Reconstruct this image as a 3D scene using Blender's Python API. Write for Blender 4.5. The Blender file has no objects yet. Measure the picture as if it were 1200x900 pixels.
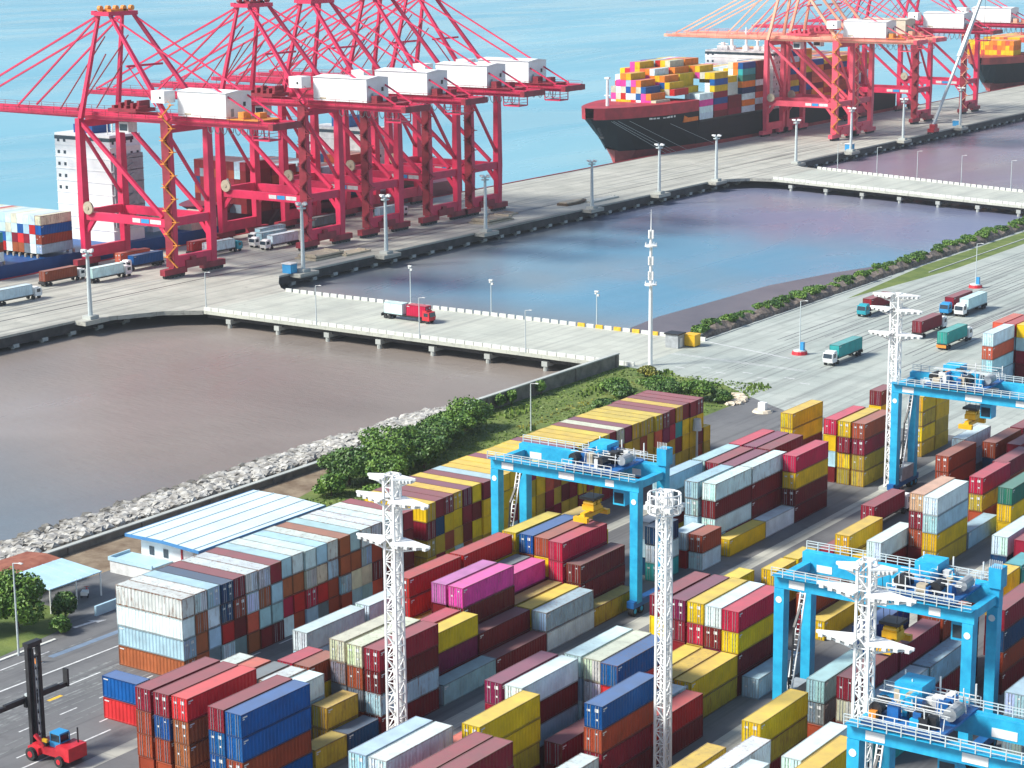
import bpy, math, random
from mathutils import Vector, Matrix
PI = math.pi
SC = bpy.context.scene
COL = SC.collection
rnd = random.Random(7)

# ------------------------------------------------------------------ camera
H = 100.0
YAW, PITCH, ROLL, FPX = 0.60296, math.atan(550/2455.5), -0.00899, 2455.5
cp, sp = math.cos(PITCH), math.sin(PITCH)
fw = Vector((-math.sin(YAW)*cp, math.cos(YAW)*cp, -sp))
rt0 = Vector((math.cos(YAW), math.sin(YAW), 0)); up0 = rt0.cross(fw)
rt = rt0*math.cos(ROLL)+up0*math.sin(ROLL); upv = up0*math.cos(ROLL)-rt0*math.sin(ROLL)
cam_d = bpy.data.cameras.new('camera'); cam = bpy.data.objects.new('camera', cam_d); COL.objects.link(cam)
cam.matrix_world = Matrix(((rt.x, upv.x, -fw.x, 0), (rt.y, upv.y, -fw.y, 0), (rt.z, upv.z, -fw.z, H), (0, 0, 0, 1)))
cam_d.sensor_width = 36; cam_d.lens = FPX/1200*36; cam_d.clip_start = 1; cam_d.clip_end = 60000
SC.camera = cam

# ------------------------------------------------------------------ light
SUN_EL = math.radians(42); SDX, SDY = -0.66, -0.75
n_ = math.hypot(SDX, SDY); SDX /= n_; SDY /= n_
world = bpy.data.worlds.new('World'); SC.world = world; world.use_nodes = True
nt = world.node_tree; bg = nt.nodes['Background']
sky = nt.nodes.new('ShaderNodeTexSky'); sky.sky_type = 'NISHITA'; sky.sun_disc = False
sky.sun_elevation = SUN_EL; sky.sun_rotation = math.atan2(SDX, SDY)
sky.air_density = 1.0; sky.dust_density = 1.0; sky.ozone_density = 1.0
nt.links.new(sky.outputs[0], bg.inputs[0]); bg.inputs[1].default_value = 0.12
sd = bpy.data.lights.new('sun', 'SUN'); sd.energy = 4.3; sd.angle = math.radians(14.0); sd.color = (1.0, 0.965, 0.89)
sun = bpy.data.objects.new('sun', sd); COL.objects.link(sun)
sdir = Vector((SDX*math.cos(SUN_EL), SDY*math.cos(SUN_EL), math.sin(SUN_EL)))
sun.rotation_euler = sdir.to_track_quat('Z', 'Y').to_euler(); sun.location = (-300, 100, 300)
SC.view_settings.view_transform = 'Standard'; SC.view_settings.look = 'None'
SC.view_settings.gamma = 1.0; SC.view_settings.exposure = 0.58

# ------------------------------------------------------------------ materials
def lk(t, a, b): t.links.new(a, b)
def mat(name, base, rough=0.6, metal=0.0, var=0.15, scale=0.5, bump=0.0, bscale=3.0, base2=None, spec=None, emit=None):
    m = bpy.data.materials.new(name); m.use_nodes = True; t = m.node_tree
    b = t.nodes['Principled BSDF']; b.inputs['Roughness'].default_value = rough; b.inputs['Metallic'].default_value = metal
    if spec is not None: b.inputs['Specular IOR Level'].default_value = spec
    tc = t.nodes.new('ShaderNodeTexCoord')
    no = t.nodes.new('ShaderNodeTexNoise'); no.inputs['Scale'].default_value = scale; no.inputs['Detail'].default_value = 6
    no.inputs['Roughness'].default_value = 0.65
    lk(t, tc.outputs['Object'], no.inputs['Vector'])
    r = t.nodes.new('ShaderNodeValToRGB'); lk(t, no.outputs['Fac'], r.inputs[0])
    c2 = base2 or tuple(min(1, c*(1+var)) for c in base)
    c1 = tuple(c*(1-var) for c in base) if base2 is None else base
    r.color_ramp.elements[0].position = 0.35; r.color_ramp.elements[1].position = 0.65
    r.color_ramp.elements[0].color = (*c1, 1); r.color_ramp.elements[1].color = (*c2, 1)
    lk(t, r.outputs[0], b.inputs['Base Color'])
    if bump:
        n2 = t.nodes.new('ShaderNodeTexNoise'); n2.inputs['Scale'].default_value = bscale; n2.inputs['Detail'].default_value = 5
        lk(t, tc.outputs['Object'], n2.inputs['Vector'])
        bp = t.nodes.new('ShaderNodeBump'); bp.inputs['Strength'].default_value = bump; bp.inputs['Distance'].default_value = 0.2
        lk(t, n2.outputs['Fac'], bp.inputs['Height']); lk(t, bp.outputs[0], b.inputs['Normal'])
    return m

def paint_mat(name, attr=False, dark=1.0, rustk=1.0, lo=.52):
    """weathered container paint: hue from the object's colour, rust and grime by its alpha"""
    m = bpy.data.materials.new(name); m.use_nodes = True; t = m.node_tree
    b = t.nodes['Principled BSDF']; b.inputs['Roughness'].default_value = 0.45; b.inputs['Specular IOR Level'].default_value = 0.2
    tc = t.nodes.new('ShaderNodeTexCoord'); oi = t.nodes.new('ShaderNodeObjectInfo')
    add = t.nodes.new('ShaderNodeVectorMath'); add.operation = 'ADD'
    sc = t.nodes.new('ShaderNodeMath'); sc.operation = 'MULTIPLY'; sc.inputs[1].default_value = 200
    lk(t, oi.outputs['Random'], sc.inputs[0]); lk(t, tc.outputs['Object'], add.inputs[0]); lk(t, sc.outputs[0], add.inputs[1])
    if attr:
        ca = t.nodes.new('ShaderNodeVertexColor'); ca.layer_name = 'Col'; colout = ca.outputs['Color']; alout = None
    else:
        colout = oi.outputs['Color']; alout = oi.outputs['Alpha']
    # broad fading
    n1 = t.nodes.new('ShaderNodeTexNoise'); n1.inputs['Scale'].default_value = 0.5; n1.inputs['Detail'].default_value = 5
    lk(t, add.outputs[0], n1.inputs['Vector'])
    hs = t.nodes.new('ShaderNodeHueSaturation'); lk(t, colout, hs.inputs['Color'])
    mr = t.nodes.new('ShaderNodeMapRange'); mr.inputs['From Min'].default_value = 0.25; mr.inputs['From Max'].default_value = 0.75
    mr.inputs['To Min'].default_value = 0.78*dark; mr.inputs['To Max'].default_value = 1.15*dark
    lk(t, n1.outputs['Fac'], mr.inputs['Value']); lk(t, mr.outputs[0], hs.inputs['Value'])
    # rust blotches with vertical streaks
    mp = t.nodes.new('ShaderNodeMapping'); mp.inputs['Scale'].default_value = (2.6, 2.6, 0.55)
    lk(t, add.outputs[0], mp.inputs['Vector'])
    n2 = t.nodes.new('ShaderNodeTexNoise'); n2.inputs['Scale'].default_value = 0.75; n2.inputs['Detail'].default_value = 8; n2.inputs['Roughness'].default_value = 0.72
    lk(t, mp.outputs[0], n2.inputs['Vector'])
    r2 = t.nodes.new('ShaderNodeMapRange'); r2.inputs['From Min'].default_value = lo; r2.inputs['From Max'].default_value = lo+.18; r2.inputs['To Max'].default_value = rustk
    lk(t, n2.outputs['Fac'], r2.inputs['Value'])
    mu = t.nodes.new('ShaderNodeMath'); mu.operation = 'MULTIPLY'; lk(t, r2.outputs[0], mu.inputs[0])
    if alout: lk(t, alout, mu.inputs[1])
    else: mu.inputs[1].default_value = 0.35
    mx = t.nodes.new('ShaderNodeMix'); mx.data_type = 'RGBA'; mx.inputs['B'].default_value = (0.17, 0.068, 0.028, 1)
    lk(t, mu.outputs[0], mx.inputs['Factor']); lk(t, hs.outputs[0], mx.inputs['A'])
    # paler roofs: sky sheen painted in as a dusty mix on up-facing faces
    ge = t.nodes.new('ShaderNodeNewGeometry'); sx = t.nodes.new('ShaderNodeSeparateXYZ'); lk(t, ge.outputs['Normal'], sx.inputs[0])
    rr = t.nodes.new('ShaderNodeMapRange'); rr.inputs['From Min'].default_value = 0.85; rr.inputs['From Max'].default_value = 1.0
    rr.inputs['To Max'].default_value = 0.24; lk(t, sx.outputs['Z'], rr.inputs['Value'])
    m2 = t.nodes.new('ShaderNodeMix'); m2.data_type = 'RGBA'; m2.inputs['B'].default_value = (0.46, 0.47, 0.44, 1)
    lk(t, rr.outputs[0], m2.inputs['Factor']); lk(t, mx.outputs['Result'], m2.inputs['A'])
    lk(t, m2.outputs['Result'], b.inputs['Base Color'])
    rg = t.nodes.new('ShaderNodeMapRange'); rg.inputs['To Min'].default_value = 0.38; rg.inputs['To Max'].default_value = 0.62
    lk(t, n1.outputs['Fac'], rg.inputs['Value']); lk(t, rg.outputs[0], b.inputs['Roughness'])
    return m

M = {}
M['paint'] = paint_mat('container_paint'); M['frame'] = paint_mat('container_frame', dark=.6, rustk=1.0, lo=.40); M['paint_attr'] = paint_mat('container_paint_far', attr=True)  # frame darkened and rusted: shadow lines between boxes put into its colour
M['sts'] = mat('crane_red', (0.60, 0.018, 0.08), 0.5, var=0.18, scale=0.15)
M['sts_dark'] = mat('crane_dark_red', (0.25, 0.015, 0.03), 0.55, var=0.3, scale=0.3)
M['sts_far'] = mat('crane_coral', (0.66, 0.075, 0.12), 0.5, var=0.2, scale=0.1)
M['sts_pale'] = mat('crane_orange', (0.85, 0.40, 0.26), 0.5, var=0.2, scale=0.1)  # orange made paler: overexposed glare on the far cranes' upper steel, painted in
M['orange'] = mat('safety_orange', (0.72, 0.25, 0.03), 0.5, var=0.2, scale=0.8)
M['rtg'] = mat('gantry_blue', (0.010, 0.29, 0.52), 0.5, base2=(0.025, 0.44, 0.68), scale=0.5)
M['rtg_dark'] = mat('gantry_deep_blue', (0.01, 0.11, 0.33), 0.45, var=0.25, scale=0.5)
M['white'] = mat('white_paint', (0.80, 0.80, 0.78), 0.45, var=0.06, scale=0.4)
M['white2'] = mat('weathered_white', (0.62, 0.63, 0.61), 0.55, var=0.15, scale=0.6)
M['grey'] = mat('grey_steel', (0.30, 0.32, 0.33), 0.5, var=0.2, scale=0.8)
M['pole'] = mat('galvanised_pole', (0.50, 0.56, 0.56), 0.45, var=0.1, scale=0.8)
M['black'] = mat('black_steel', (0.018, 0.018, 0.02), 0.5, var=0.3, scale=1.0)
M['rubber'] = mat('tyre_rubber', (0.02, 0.02, 0.021), 0.8, var=0.2, scale=2.0)
M['glass'] = mat('dark_glass', (0.02, 0.035, 0.05), 0.08, var=0.1)
M['yellow'] = mat('spreader_yellow', (0.75, 0.42, 0.01), 0.45, var=0.12, scale=0.8)
M['red'] = mat('machine_red', (0.52, 0.018, 0.03), 0.45, var=0.2, scale=0.8)
M['teal'] = mat('cab_teal', (0.02, 0.33, 0.40), 0.4, var=0.1)
M['cabblue'] = mat('cab_blue', (0.03, 0.27, 0.55), 0.4, var=0.1)
M['concrete'] = mat('concrete', (0.40, 0.42, 0.39), 0.8, var=0.14, scale=0.12, bump=0.1, bscale=2)
M['concrete_dark'] = mat('dark_concrete', (0.035, 0.033, 0.032), 0.75, var=0.5, scale=0.3)  # near-black concrete of the quay edge, its underside and the bridge girders
M['wall'] = mat('wall_concrete', (0.12, 0.105, 0.088), 0.85, base2=(0.25, 0.225, 0.19), scale=0.35, bump=0.2)
M['bankstone'] = mat('bank_stone', (0.10, 0.075, 0.06), 0.9, base2=(0.26, 0.21, 0.17), scale=1.1, bump=.5)
M['kerb'] = mat('kerb_white', (0.62, 0.63, 0.58), 0.7, var=0.15, scale=1.5)
M['kerb_y'] = mat('kerb_yellow', (0.70, 0.42, 0.03), 0.6, var=0.2, scale=1.5)
M['kerb_k'] = mat('kerb_black', (0.05, 0.045, 0.04), 0.7, var=0.2, scale=1.5)
M['line'] = mat('road_paint', (0.55, 0.56, 0.55), 0.7, var=0.25, scale=1.2)
M['mud'] = mat('mud', (0.095, 0.08, 0.088), 0.4, base2=(0.15, 0.125, 0.13), scale=0.04, bump=0.25, bscale=0.6)
M['dirt'] = mat('bare_earth', (0.13, 0.085, 0.05), 0.9, base2=(0.27, 0.21, 0.14), scale=0.25, bump=0.2)
M['grass'] = mat('grass_soil', (0.07, 0.115, 0.02), 0.9, base2=(0.15, 0.19, 0.04), scale=0.18, bump=0.4, bscale=2.5)
M['rock'] = mat('riprap_stone', (0.16, 0.15, 0.135), 0.8, base2=(0.52, 0.51, 0.47), scale=0.42)
def wet(m):
    t = m.node_tree; p = t.nodes['Principled BSDF']; l = p.inputs['Base Color'].links[0]; src = l.from_socket
    tc = t.nodes.new('ShaderNodeTexCoord'); s = t.nodes.new('ShaderNodeSeparateXYZ'); lk(t, tc.outputs['Object'], s.inputs[0])
    mr = t.nodes.new('ShaderNodeMapRange'); mr.inputs['From Min'].default_value = -3.2; mr.inputs['From Max'].default_value = -2.1; mr.inputs['To Min'].default_value = .75; mr.inputs['To Max'].default_value = 0
    lk(t, s.outputs['Z'], mr.inputs['Value']); mx = t.nodes.new('ShaderNodeMix'); mx.data_type = 'RGBA'; mx.inputs['B'].default_value = (.05, .045, .035, 1)
    lk(t, mr.outputs[0], mx.inputs['Factor']); lk(t, src, mx.inputs['A']); lk(t, mx.outputs['Result'], p.inputs['Base Color'])
wet(M['rock'])
M['bark'] = mat('bark', (0.10, 0.07, 0.045), 0.9)
M['bluehull'] = mat('hull_blue', (0.004, 0.07, 0.24), 0.5, var=0.2, scale=0.1, spec=.3)
M['blackhull'] = mat('hull_black', (0.012, 0.012, 0.014), 0.6, var=0.25, scale=0.1, spec=0.15)
M['redhull'] = mat('hull_red', (0.17, 0.014, 0.03), 0.5, var=0.2, scale=0.1)
M['boot'] = mat('boot_red', (0.30, 0.035, 0.03), 0.6, var=0.3, scale=0.15)
M['deck'] = mat('deck_red', (0.34, 0.018, 0.03), 0.6, var=0.25, scale=0.2)
M['blueroof'] = mat('roof_pale_blue', (0.42, 0.62, 0.72), 0.5, var=0.12, scale=0.2)
M['shedroof'] = mat('roof_white_blue', (0.62, 0.76, 0.80), 0.4, var=0.08, scale=0.15)
M['blueedge'] = mat('roof_edge_blue', (0.06, 0.22, 0.46), 0.5)
M['rustroof'] = mat('rusty_roof', (0.20, 0.055, 0.03), 0.8, base2=(0.33, 0.12, 0.07), scale=0.5)
M['tan'] = mat('timber_tan', (0.42, 0.36, 0.26), 0.8, var=0.2, scale=0.6)
M['cream'] = mat('cream_dome', (0.60, 0.52, 0.40), 0.6, var=0.12)

def leafmat(name, a, b):
    m = bpy.data.materials.new(name); m.use_nodes = True; t = m.node_tree
    p = t.nodes['Principled BSDF']; p.inputs['Roughness'].default_value = 0.55
    tc = t.nodes.new('ShaderNodeTexCoord'); n = t.nodes.new('ShaderNodeTexNoise'); n.inputs['Scale'].default_value = 0.7; n.inputs['Detail'].default_value = 3
    lk(t, tc.outputs['Object'], n.inputs['Vector']); r = t.nodes.new('ShaderNodeValToRGB')
    r.color_ramp.elements[0].position = 0.36; r.color_ramp.elements[1].position = 0.64
    r.color_ramp.elements[0].color = (*a, 1); r.color_ramp.elements[1].color = (*b, 1)
    lk(t, n.outputs['Fac'], r.inputs[0]); lk(t, r.outputs[0], p.inputs['Base Color'])
    p.inputs['Subsurface Weight'].default_value = 0.0
    return m
M['leaf'] = leafmat('foliage', (0.04, 0.115, 0.012), (0.14, 0.25, 0.025))
M['leaf2'] = leafmat('foliage_dark', (0.03, 0.09, 0.014), (0.095, 0.18, 0.024))
M['weed'] = leafmat('weeds', (0.08, 0.15, 0.02), (0.17, 0.25, 0.04))
M['leaf3'] = leafmat('foliage_yellow', (0.10, 0.13, 0.015), (0.30, 0.27, 0.03))

def ground_mat(name, c1, c2, track, tr_amt, slab=0.8):
    m = bpy.data.materials.new(name); m.use_nodes = True; t = m.node_tree
    p = t.nodes['Principled BSDF']; p.inputs['Roughness'].default_value = 0.72
    tc = t.nodes.new('ShaderNodeTexCoord')
    n = t.nodes.new('ShaderNodeTexNoise'); n.inputs['Scale'].default_value = 0.045; n.inputs['Detail'].default_value = 9; n.inputs['Roughness'].default_value = 0.65
    lk(t, tc.outputs['Object'], n.inputs['Vector'])
    r = t.nodes.new('ShaderNodeValToRGB'); r.color_ramp.elements[0].position = 0.33; r.color_ramp.elements[1].position = 0.68
    r.color_ramp.elements[0].color = (*c1, 1); r.color_ramp.elements[1].color = (*c2, 1); lk(t, n.outputs['Fac'], r.inputs[0])
    mp = t.nodes.new('ShaderNodeMapping'); mp.inputs['Scale'].default_value = (0.55, 0.009, 1); mp.inputs['Rotation'].default_value = (0, 0, 0.012)
    lk(t, tc.outputs['Object'], mp.inputs['Vector'])
    n2 = t.nodes.new('ShaderNodeTexNoise'); n2.inputs['Scale'].default_value = 1.0; n2.inputs['Detail'].default_value = 6; n2.inputs['Roughness'].default_value = 0.6
    lk(t, mp.outputs[0], n2.inputs['Vector'])
    mr = t.nodes.new('ShaderNodeMapRange'); mr.inputs['From Min'].default_value = 0.5; mr.inputs['From Max'].default_value = 0.66; mr.inputs['To Max'].default_value = tr_amt
    lk(t, n2.outputs['Fac'], mr.inputs['Value'])
    mx = t.nodes.new('ShaderNodeMix'); mx.data_type = 'RGBA'; mx.inputs['B'].default_value = (*track, 1)
    lk(t, mr.outputs[0], mx.inputs['Factor']); lk(t, r.outputs[0], mx.inputs['A'])
    # small oil stains
    n3 = t.nodes.new('ShaderNodeTexNoise'); n3.inputs['Scale'].default_value = 0.35; n3.inputs['Detail'].default_value = 4
    lk(t, tc.outputs['Object'], n3.inputs['Vector'])
    m3 = t.nodes.new('ShaderNodeMapRange'); m3.inputs['From Min'].default_value = 0.6; m3.inputs['From Max'].default_value = 0.75; m3.inputs['To Max'].default_value = 0.4
    lk(t, n3.outputs['Fac'], m3.inputs['Value'])
    x2 = t.nodes.new('ShaderNodeMix'); x2.data_type = 'RGBA'; x2.inputs['B'].default_value = (*track, 1)
    lk(t, m3.outputs[0], x2.inputs['Factor']); lk(t, mx.outputs['Result'], x2.inputs['A'])
    br = t.nodes.new('ShaderNodeTexBrick'); br.inputs['Scale'].default_value = 1/5.0; br.inputs['Mortar Size'].default_value = 0.011; br.inputs['Mortar Smooth'].default_value = 0.3
    br.inputs['Brick Width'].default_value = 1.0; br.inputs['Row Height'].default_value = 1.0; br.offset = 0.0
    br.inputs['Color1'].default_value = (1, 1, 1, 1); br.inputs['Color2'].default_value = (.86, .86, .86, 1); br.inputs['Mortar'].default_value = (.55, .55, .55, 1)
    lk(t, tc.outputs['Object'], br.inputs['Vector'])
    x3 = t.nodes.new('ShaderNodeMix'); x3.data_type = 'RGBA'; x3.blend_type = 'MULTIPLY'; x3.inputs['Factor'].default_value = slab
    lk(t, x2.outputs['Result'], x3.inputs['A']); lk(t, br.outputs['Color'], x3.inputs['B']); lk(t, x3.outputs['Result'], p.inputs['Base Color'])
    return m
M['asphalt'] = ground_mat('yard_asphalt', (0.105, 0.106, 0.11), (0.18, 0.18, 0.178), (0.055, 0.055, 0.057), 0.6, 0.25)
M['apron'] = ground_mat('apron_concrete', (0.33, 0.37, 0.335), (0.45, 0.48, 0.43), (0.17, 0.18, 0.17), 0.6)
M['quaytop'] = ground_mat('quay_concrete', (0.37, 0.37, 0.315), (0.50, 0.49, 0.42), (0.13, 0.13, 0.125), 0.75)
M['bridge'] = ground_mat('bridge_deck', (0.42, 0.44, 0.38), (0.53, 0.54, 0.46), (0.26, 0.27, 0.25), 0.5)

def water_mat(name, stops, scale, rough, bscale, bstr, off=(0, 0, 0), stretch=(1, 1, 1)):
    m = bpy.data.materials.new(name); m.use_nodes = True; t = m.node_tree
    p = t.nodes['Principled BSDF']; p.inputs['Roughness'].default_value = rough; p.inputs['IOR'].default_value = 1.33
    tc = t.nodes.new('ShaderNodeTexCoord'); mp = t.nodes.new('ShaderNodeMapping'); mp.inputs['Location'].default_value = off; mp.inputs['Scale'].default_value = stretch
    lk(t, tc.outputs['Object'], mp.inputs['Vector'])
    n = t.nodes.new('ShaderNodeTexNoise'); n.inputs['Scale'].default_value = scale; n.inputs['Detail'].default_value = 3; n.inputs['Distortion'].default_value = 0.5
    lk(t, mp.outputs[0], n.inputs['Vector'])
    r = t.nodes.new('ShaderNodeValToRGB')
    while len(r.color_ramp.elements) < len(stops): r.color_ramp.elements.new(0.5)
    for e, (ps, c) in zip(r.color_ramp.elements, stops): e.position = ps; e.color = (*c, 1)
    lk(t, n.outputs['Fac'], r.inputs[0]); lk(t, r.outputs[0], p.inputs['Base Color'])
    mp2 = t.nodes.new('ShaderNodeMapping'); mp2.inputs['Rotation'].default_value = (0, 0, 0.5); mp2.inputs['Scale'].default_value = (1, 2.6, 1)
    lk(t, tc.outputs['Object'], mp2.inputs['Vector'])
    w = t.nodes.new('ShaderNodeTexNoise'); w.inputs['Scale'].default_value = bscale; w.inputs['Detail'].default_value = 6; w.inputs['Roughness'].default_value = 0.6
    lk(t, mp2.outputs[0], w.inputs['Vector'])
    b = t.nodes.new('ShaderNodeBump'); b.inputs['Strength'].default_value = bstr; b.inputs['Distance'].default_value = 1.0
    lk(t, w.outputs['Fac'], b.inputs['Height']); lk(t, b.outputs[0], p.inputs['Normal'])
    mp3 = t.nodes.new('ShaderNodeMapping'); mp3.inputs['Rotation'].default_value = (0, 0, -0.35); mp3.inputs['Scale'].default_value = (1, .28, 1); lk(t, tc.outputs['Object'], mp3.inputs['Vector'])
    wp = t.nodes.new('ShaderNodeTexNoise'); wp.inputs['Scale'].default_value = bscale*.14; wp.inputs['Detail'].default_value = 5; wp.inputs['Distortion'].default_value = 1.2; lk(t, mp3.outputs[0], wp.inputs['Vector'])
    wr = t.nodes.new('ShaderNodeMapRange'); wr.inputs['From Min'].default_value = .4; wr.inputs['From Max'].default_value = .62; wr.inputs['To Min'].default_value = rough*.85; wr.inputs['To Max'].default_value = rough*1.5
    lk(t, wp.outputs['Fac'], wr.inputs['Value']); lk(t, wr.outputs[0], p.inputs['Roughness'])
    ws = t.nodes.new('ShaderNodeMapRange'); ws.inputs['From Min'].default_value = .4; ws.inputs['From Max'].default_value = .62; ws.inputs['To Min'].default_value = bstr*.75; ws.inputs['To Max'].default_value = bstr*1.25
    lk(t, wp.outputs['Fac'], ws.inputs['Value']); lk(t, ws.outputs[0], b.inputs['Strength'])
    return m, r
M['sea'], _ = water_mat('sea_water', [(0.3, (0.11, 0.33, 0.42)), (0.5, (0.15, 0.38, 0.465)), (0.72, (0.20, 0.43, 0.50))], 0.004, 0.26, 0.09, 0.16, stretch=(1, 0.35, 1))
def basin_mat():
    """silty water, with placed patches whose blue is sky reflection painted into the colour"""
    m, r = water_mat('basin_water', [(0.3, (0.185, 0.157, 0.135)), (0.55, (0.24, 0.205, 0.178)), (0.75, (0.30, 0.258, 0.228))], 0.012, 0.26, 0.14, 0.16)
    t = m.node_tree; p = t.nodes['Principled BSDF']
    tc = t.nodes.new('ShaderNodeTexCoord'); s = t.nodes.new('ShaderNodeSeparateXYZ'); lk(t, tc.outputs['Object'], s.inputs[0])
    def sky_silt_patch(y0, y1, x0, x1, wid):
        out = []
        for ax, (a, b_) in (('Y', (y0, y1)), ('X', (x0, x1))):
            for e0, e1 in ((a-wid, a+wid), (b_+wid, b_-wid)):
                mr = t.nodes.new('ShaderNodeMapRange'); mr.interpolation_type = 'SMOOTHSTEP'
                mr.inputs['From Min'].default_value = e0; mr.inputs['From Max'].default_value = e1
                lk(t, s.outputs[ax], mr.inputs['Value']); out.append(mr.outputs[0])
        o = out[0]
        for q in out[1:]:
            mm = t.nodes.new('ShaderNodeMath'); mm.operation = 'MULTIPLY'; lk(t, o, mm.inputs[0]); lk(t, q, mm.inputs[1]); o = mm.outputs[0]
        n = t.nodes.new('ShaderNodeTexNoise'); n.inputs['Scale'].default_value = 0.011; n.inputs['Detail'].default_value = 4; lk(t, tc.outputs['Object'], n.inputs['Vector'])
        mr = t.nodes.new('ShaderNodeMapRange'); mr.inputs['From Min'].default_value = 0.02; mr.inputs['From Max'].default_value = 0.5; lk(t, n.outputs['Fac'], mr.inputs['Value'])
        mm = t.nodes.new('ShaderNodeMath'); mm.operation = 'MULTIPLY'; lk(t, o, mm.inputs[0]); lk(t, mr.outputs[0], mm.inputs[1]); return mm.outputs[0]
    src = r.outputs[0]
    for reg, colr in (((455, 665, -378, -240, 30), (0.095, 0.245, 0.35)), ((130, 262, -345, -250, 35), (0.13, 0.17, 0.20)), ((610, 740, -400, -240, 30), (0.15, 0.17, 0.26)), ((760, 1500, -500, -240, 40), (0.19, 0.15, 0.19))):  # bluish regions: reflected sky put into the silty water colour
        mx = t.nodes.new('ShaderNodeMix'); mx.data_type = 'RGBA'; mx.inputs['B'].default_value = (*colr, 1)
        lk(t, sky_silt_patch(*reg), mx.inputs['Factor']); lk(t, src, mx.inputs['A']); src = mx.outputs['Result']
    lk(t, src, p.inputs['Base Color'])
    return m
M['basin'] = basin_mat()

# ------------------------------------------------------------------ mesh helpers
class MB:
    def __init__(s): s.v = []; s.f = []; s.mi = []; s.cur = 0; s.cols = None
    def quadset(s, vs, fs):
        o = len(s.v); s.v += [tuple(p) for p in vs]; s.f += [tuple(i+o for i in f) for f in fs]; s.mi += [s.cur]*len(fs); return s
    def box(s, x0, x1, y0, y1, z0, z1):
        return s.quadset([(x0, y0, z0), (x1, y0, z0), (x1, y1, z0), (x0, y1, z0), (x0, y0, z1), (x1, y0, z1), (x1, y1, z1), (x0, y1, z1)],
                         [(0, 3, 2, 1), (4, 5, 6, 7), (0, 1, 5, 4), (1, 2, 6, 5), (2, 3, 7, 6), (3, 0, 4, 7)])
    def cb(s, x, y, z, sx, sy, sz): return s.box(x-sx/2, x+sx/2, y-sy/2, y+sy/2, z-sz/2, z+sz/2)
    def beam(s, a, b, w, h=None, w2=None, h2=None):
        a = Vector(a); b = Vector(b); h = h or w; w2 = w2 or w; h2 = h2 or h
        d = (b-a).normalized(); ref = Vector((0, 0, 1)) if abs(d.z) < 0.95 else Vector((0, 1, 0))
        sx = d.cross(ref).normalized(); sy = sx.cross(d).normalized()
        vs = []
        for p, ww, hh in ((a, w, h), (b, w2, h2)):
            vs += [p-sx*ww/2-sy*hh/2, p+sx*ww/2-sy*hh/2, p+sx*ww/2+sy*hh/2, p-sx*ww/2+sy*hh/2]
        return s.quadset(vs, [(0, 3, 2, 1), (4, 5, 6, 7), (0, 1, 5, 4), (1, 2, 6, 5), (2, 3, 7, 6), (3, 0, 4, 7)])
    def cyl(s, a, b, r1, r2=None, n=10):
        a = Vector(a); b = Vector(b); r2 = r1 if r2 is None else r2
        d = (b-a).normalized(); ref = Vector((0, 0, 1)) if abs(d.z) < 0.95 else Vector((0, 1, 0))
        sx = d.cross(ref).normalized(); sy = sx.cross(d).normalized(); vs = []
        for p, r in ((a, r1), (b, r2)):
            vs += [p+sx*r*math.cos(2*PI*i/n)+sy*r*math.sin(2*PI*i/n) for i in range(n)]
        fs = [(i, (i+1) % n, (i+1) % n+n, i+n) for i in range(n)]+[tuple(range(n-1, -1, -1)), tuple(range(n, 2*n))]
        return s.quadset(vs, fs)
    def prism(s, poly, z0, z1):
        n = len(poly); vs = [(x, y, z0) for x, y in poly]+[(x, y, z1) for x, y in poly]
        return s.quadset(vs, [tuple(range(n-1, -1, -1)), tuple(range(n, 2*n))]+[(i, (i+1) % n, (i+1) % n+n, i+n) for i in range(n)])
    def build(s, name, mats, parent=None, loc=None):
        me = bpy.data.meshes.new(name); me.from_pydata(s.v, [], s.f)
        for m in (mats if isinstance(mats, (list, tuple)) else [mats]): me.materials.append(m)
        if any(s.mi): me.polygons.foreach_set('material_index', s.mi)
        if s.cols:
            ca = me.color_attributes.new('Col', 'FLOAT_COLOR', 'CORNER'); flat = []
            for f, c in zip(s.f, s.cols): flat += list((*c, 1.0))*len(f)
            ca.data.foreach_set('color', flat)
        me.update()
        o = bpy.data.objects.new(name, me); COL.objects.link(o)
        if parent: o.parent = parent
        if loc: o.location = loc
        return o

def tag(o, label=None, cat=None, group=None, kind=None):
    if label: o['label'] = label
    if cat: o['category'] = cat
    if group: o['group'] = group
    if kind: o['kind'] = kind
    return o
def empty(name, loc, label, cat, group=None, rz=0):
    o = bpy.data.objects.new(name, None); COL.objects.link(o); o.location = loc; o.rotation_euler.z = rz; o.empty_display_size = 0.5
    return tag(o, label, cat, group)
def copy_tree(o, parent=None, loc=None, rz=None):
    c = o.copy(); COL.objects.link(c); c.parent = parent
    if loc: c.location = loc
    if rz is not None: c.rotation_euler.z = rz
    for ch in list(o.children): copy_tree(ch, c)
    return c
ORD = ['first', 'second', 'third', 'fourth', 'fifth', 'sixth', 'seventh', 'eighth', 'ninth', 'tenth', 'eleventh', 'twelfth', 'thirteenth', 'fourteenth', 'fifteenth', 'sixteenth', 'seventeenth', 'eighteenth', 'nineteenth', 'twentieth',
       'twenty-first', 'twenty-second', 'twenty-third', 'twenty-fourth', 'twenty-fifth', 'twenty-sixth', 'twenty-seventh', 'twenty-eighth', 'twenty-ninth', 'thirtieth', 'thirty-first', 'thirty-second', 'thirty-third', 'thirty-fourth', 'thirty-fifth', 'thirty-sixth', 'thirty-seventh', 'thirty-eighth']
def structure(mb, name, m): return tag(mb.build(name, m), kind='structure')
WZ = -4.0   # water level
ground_end = 1500

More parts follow.
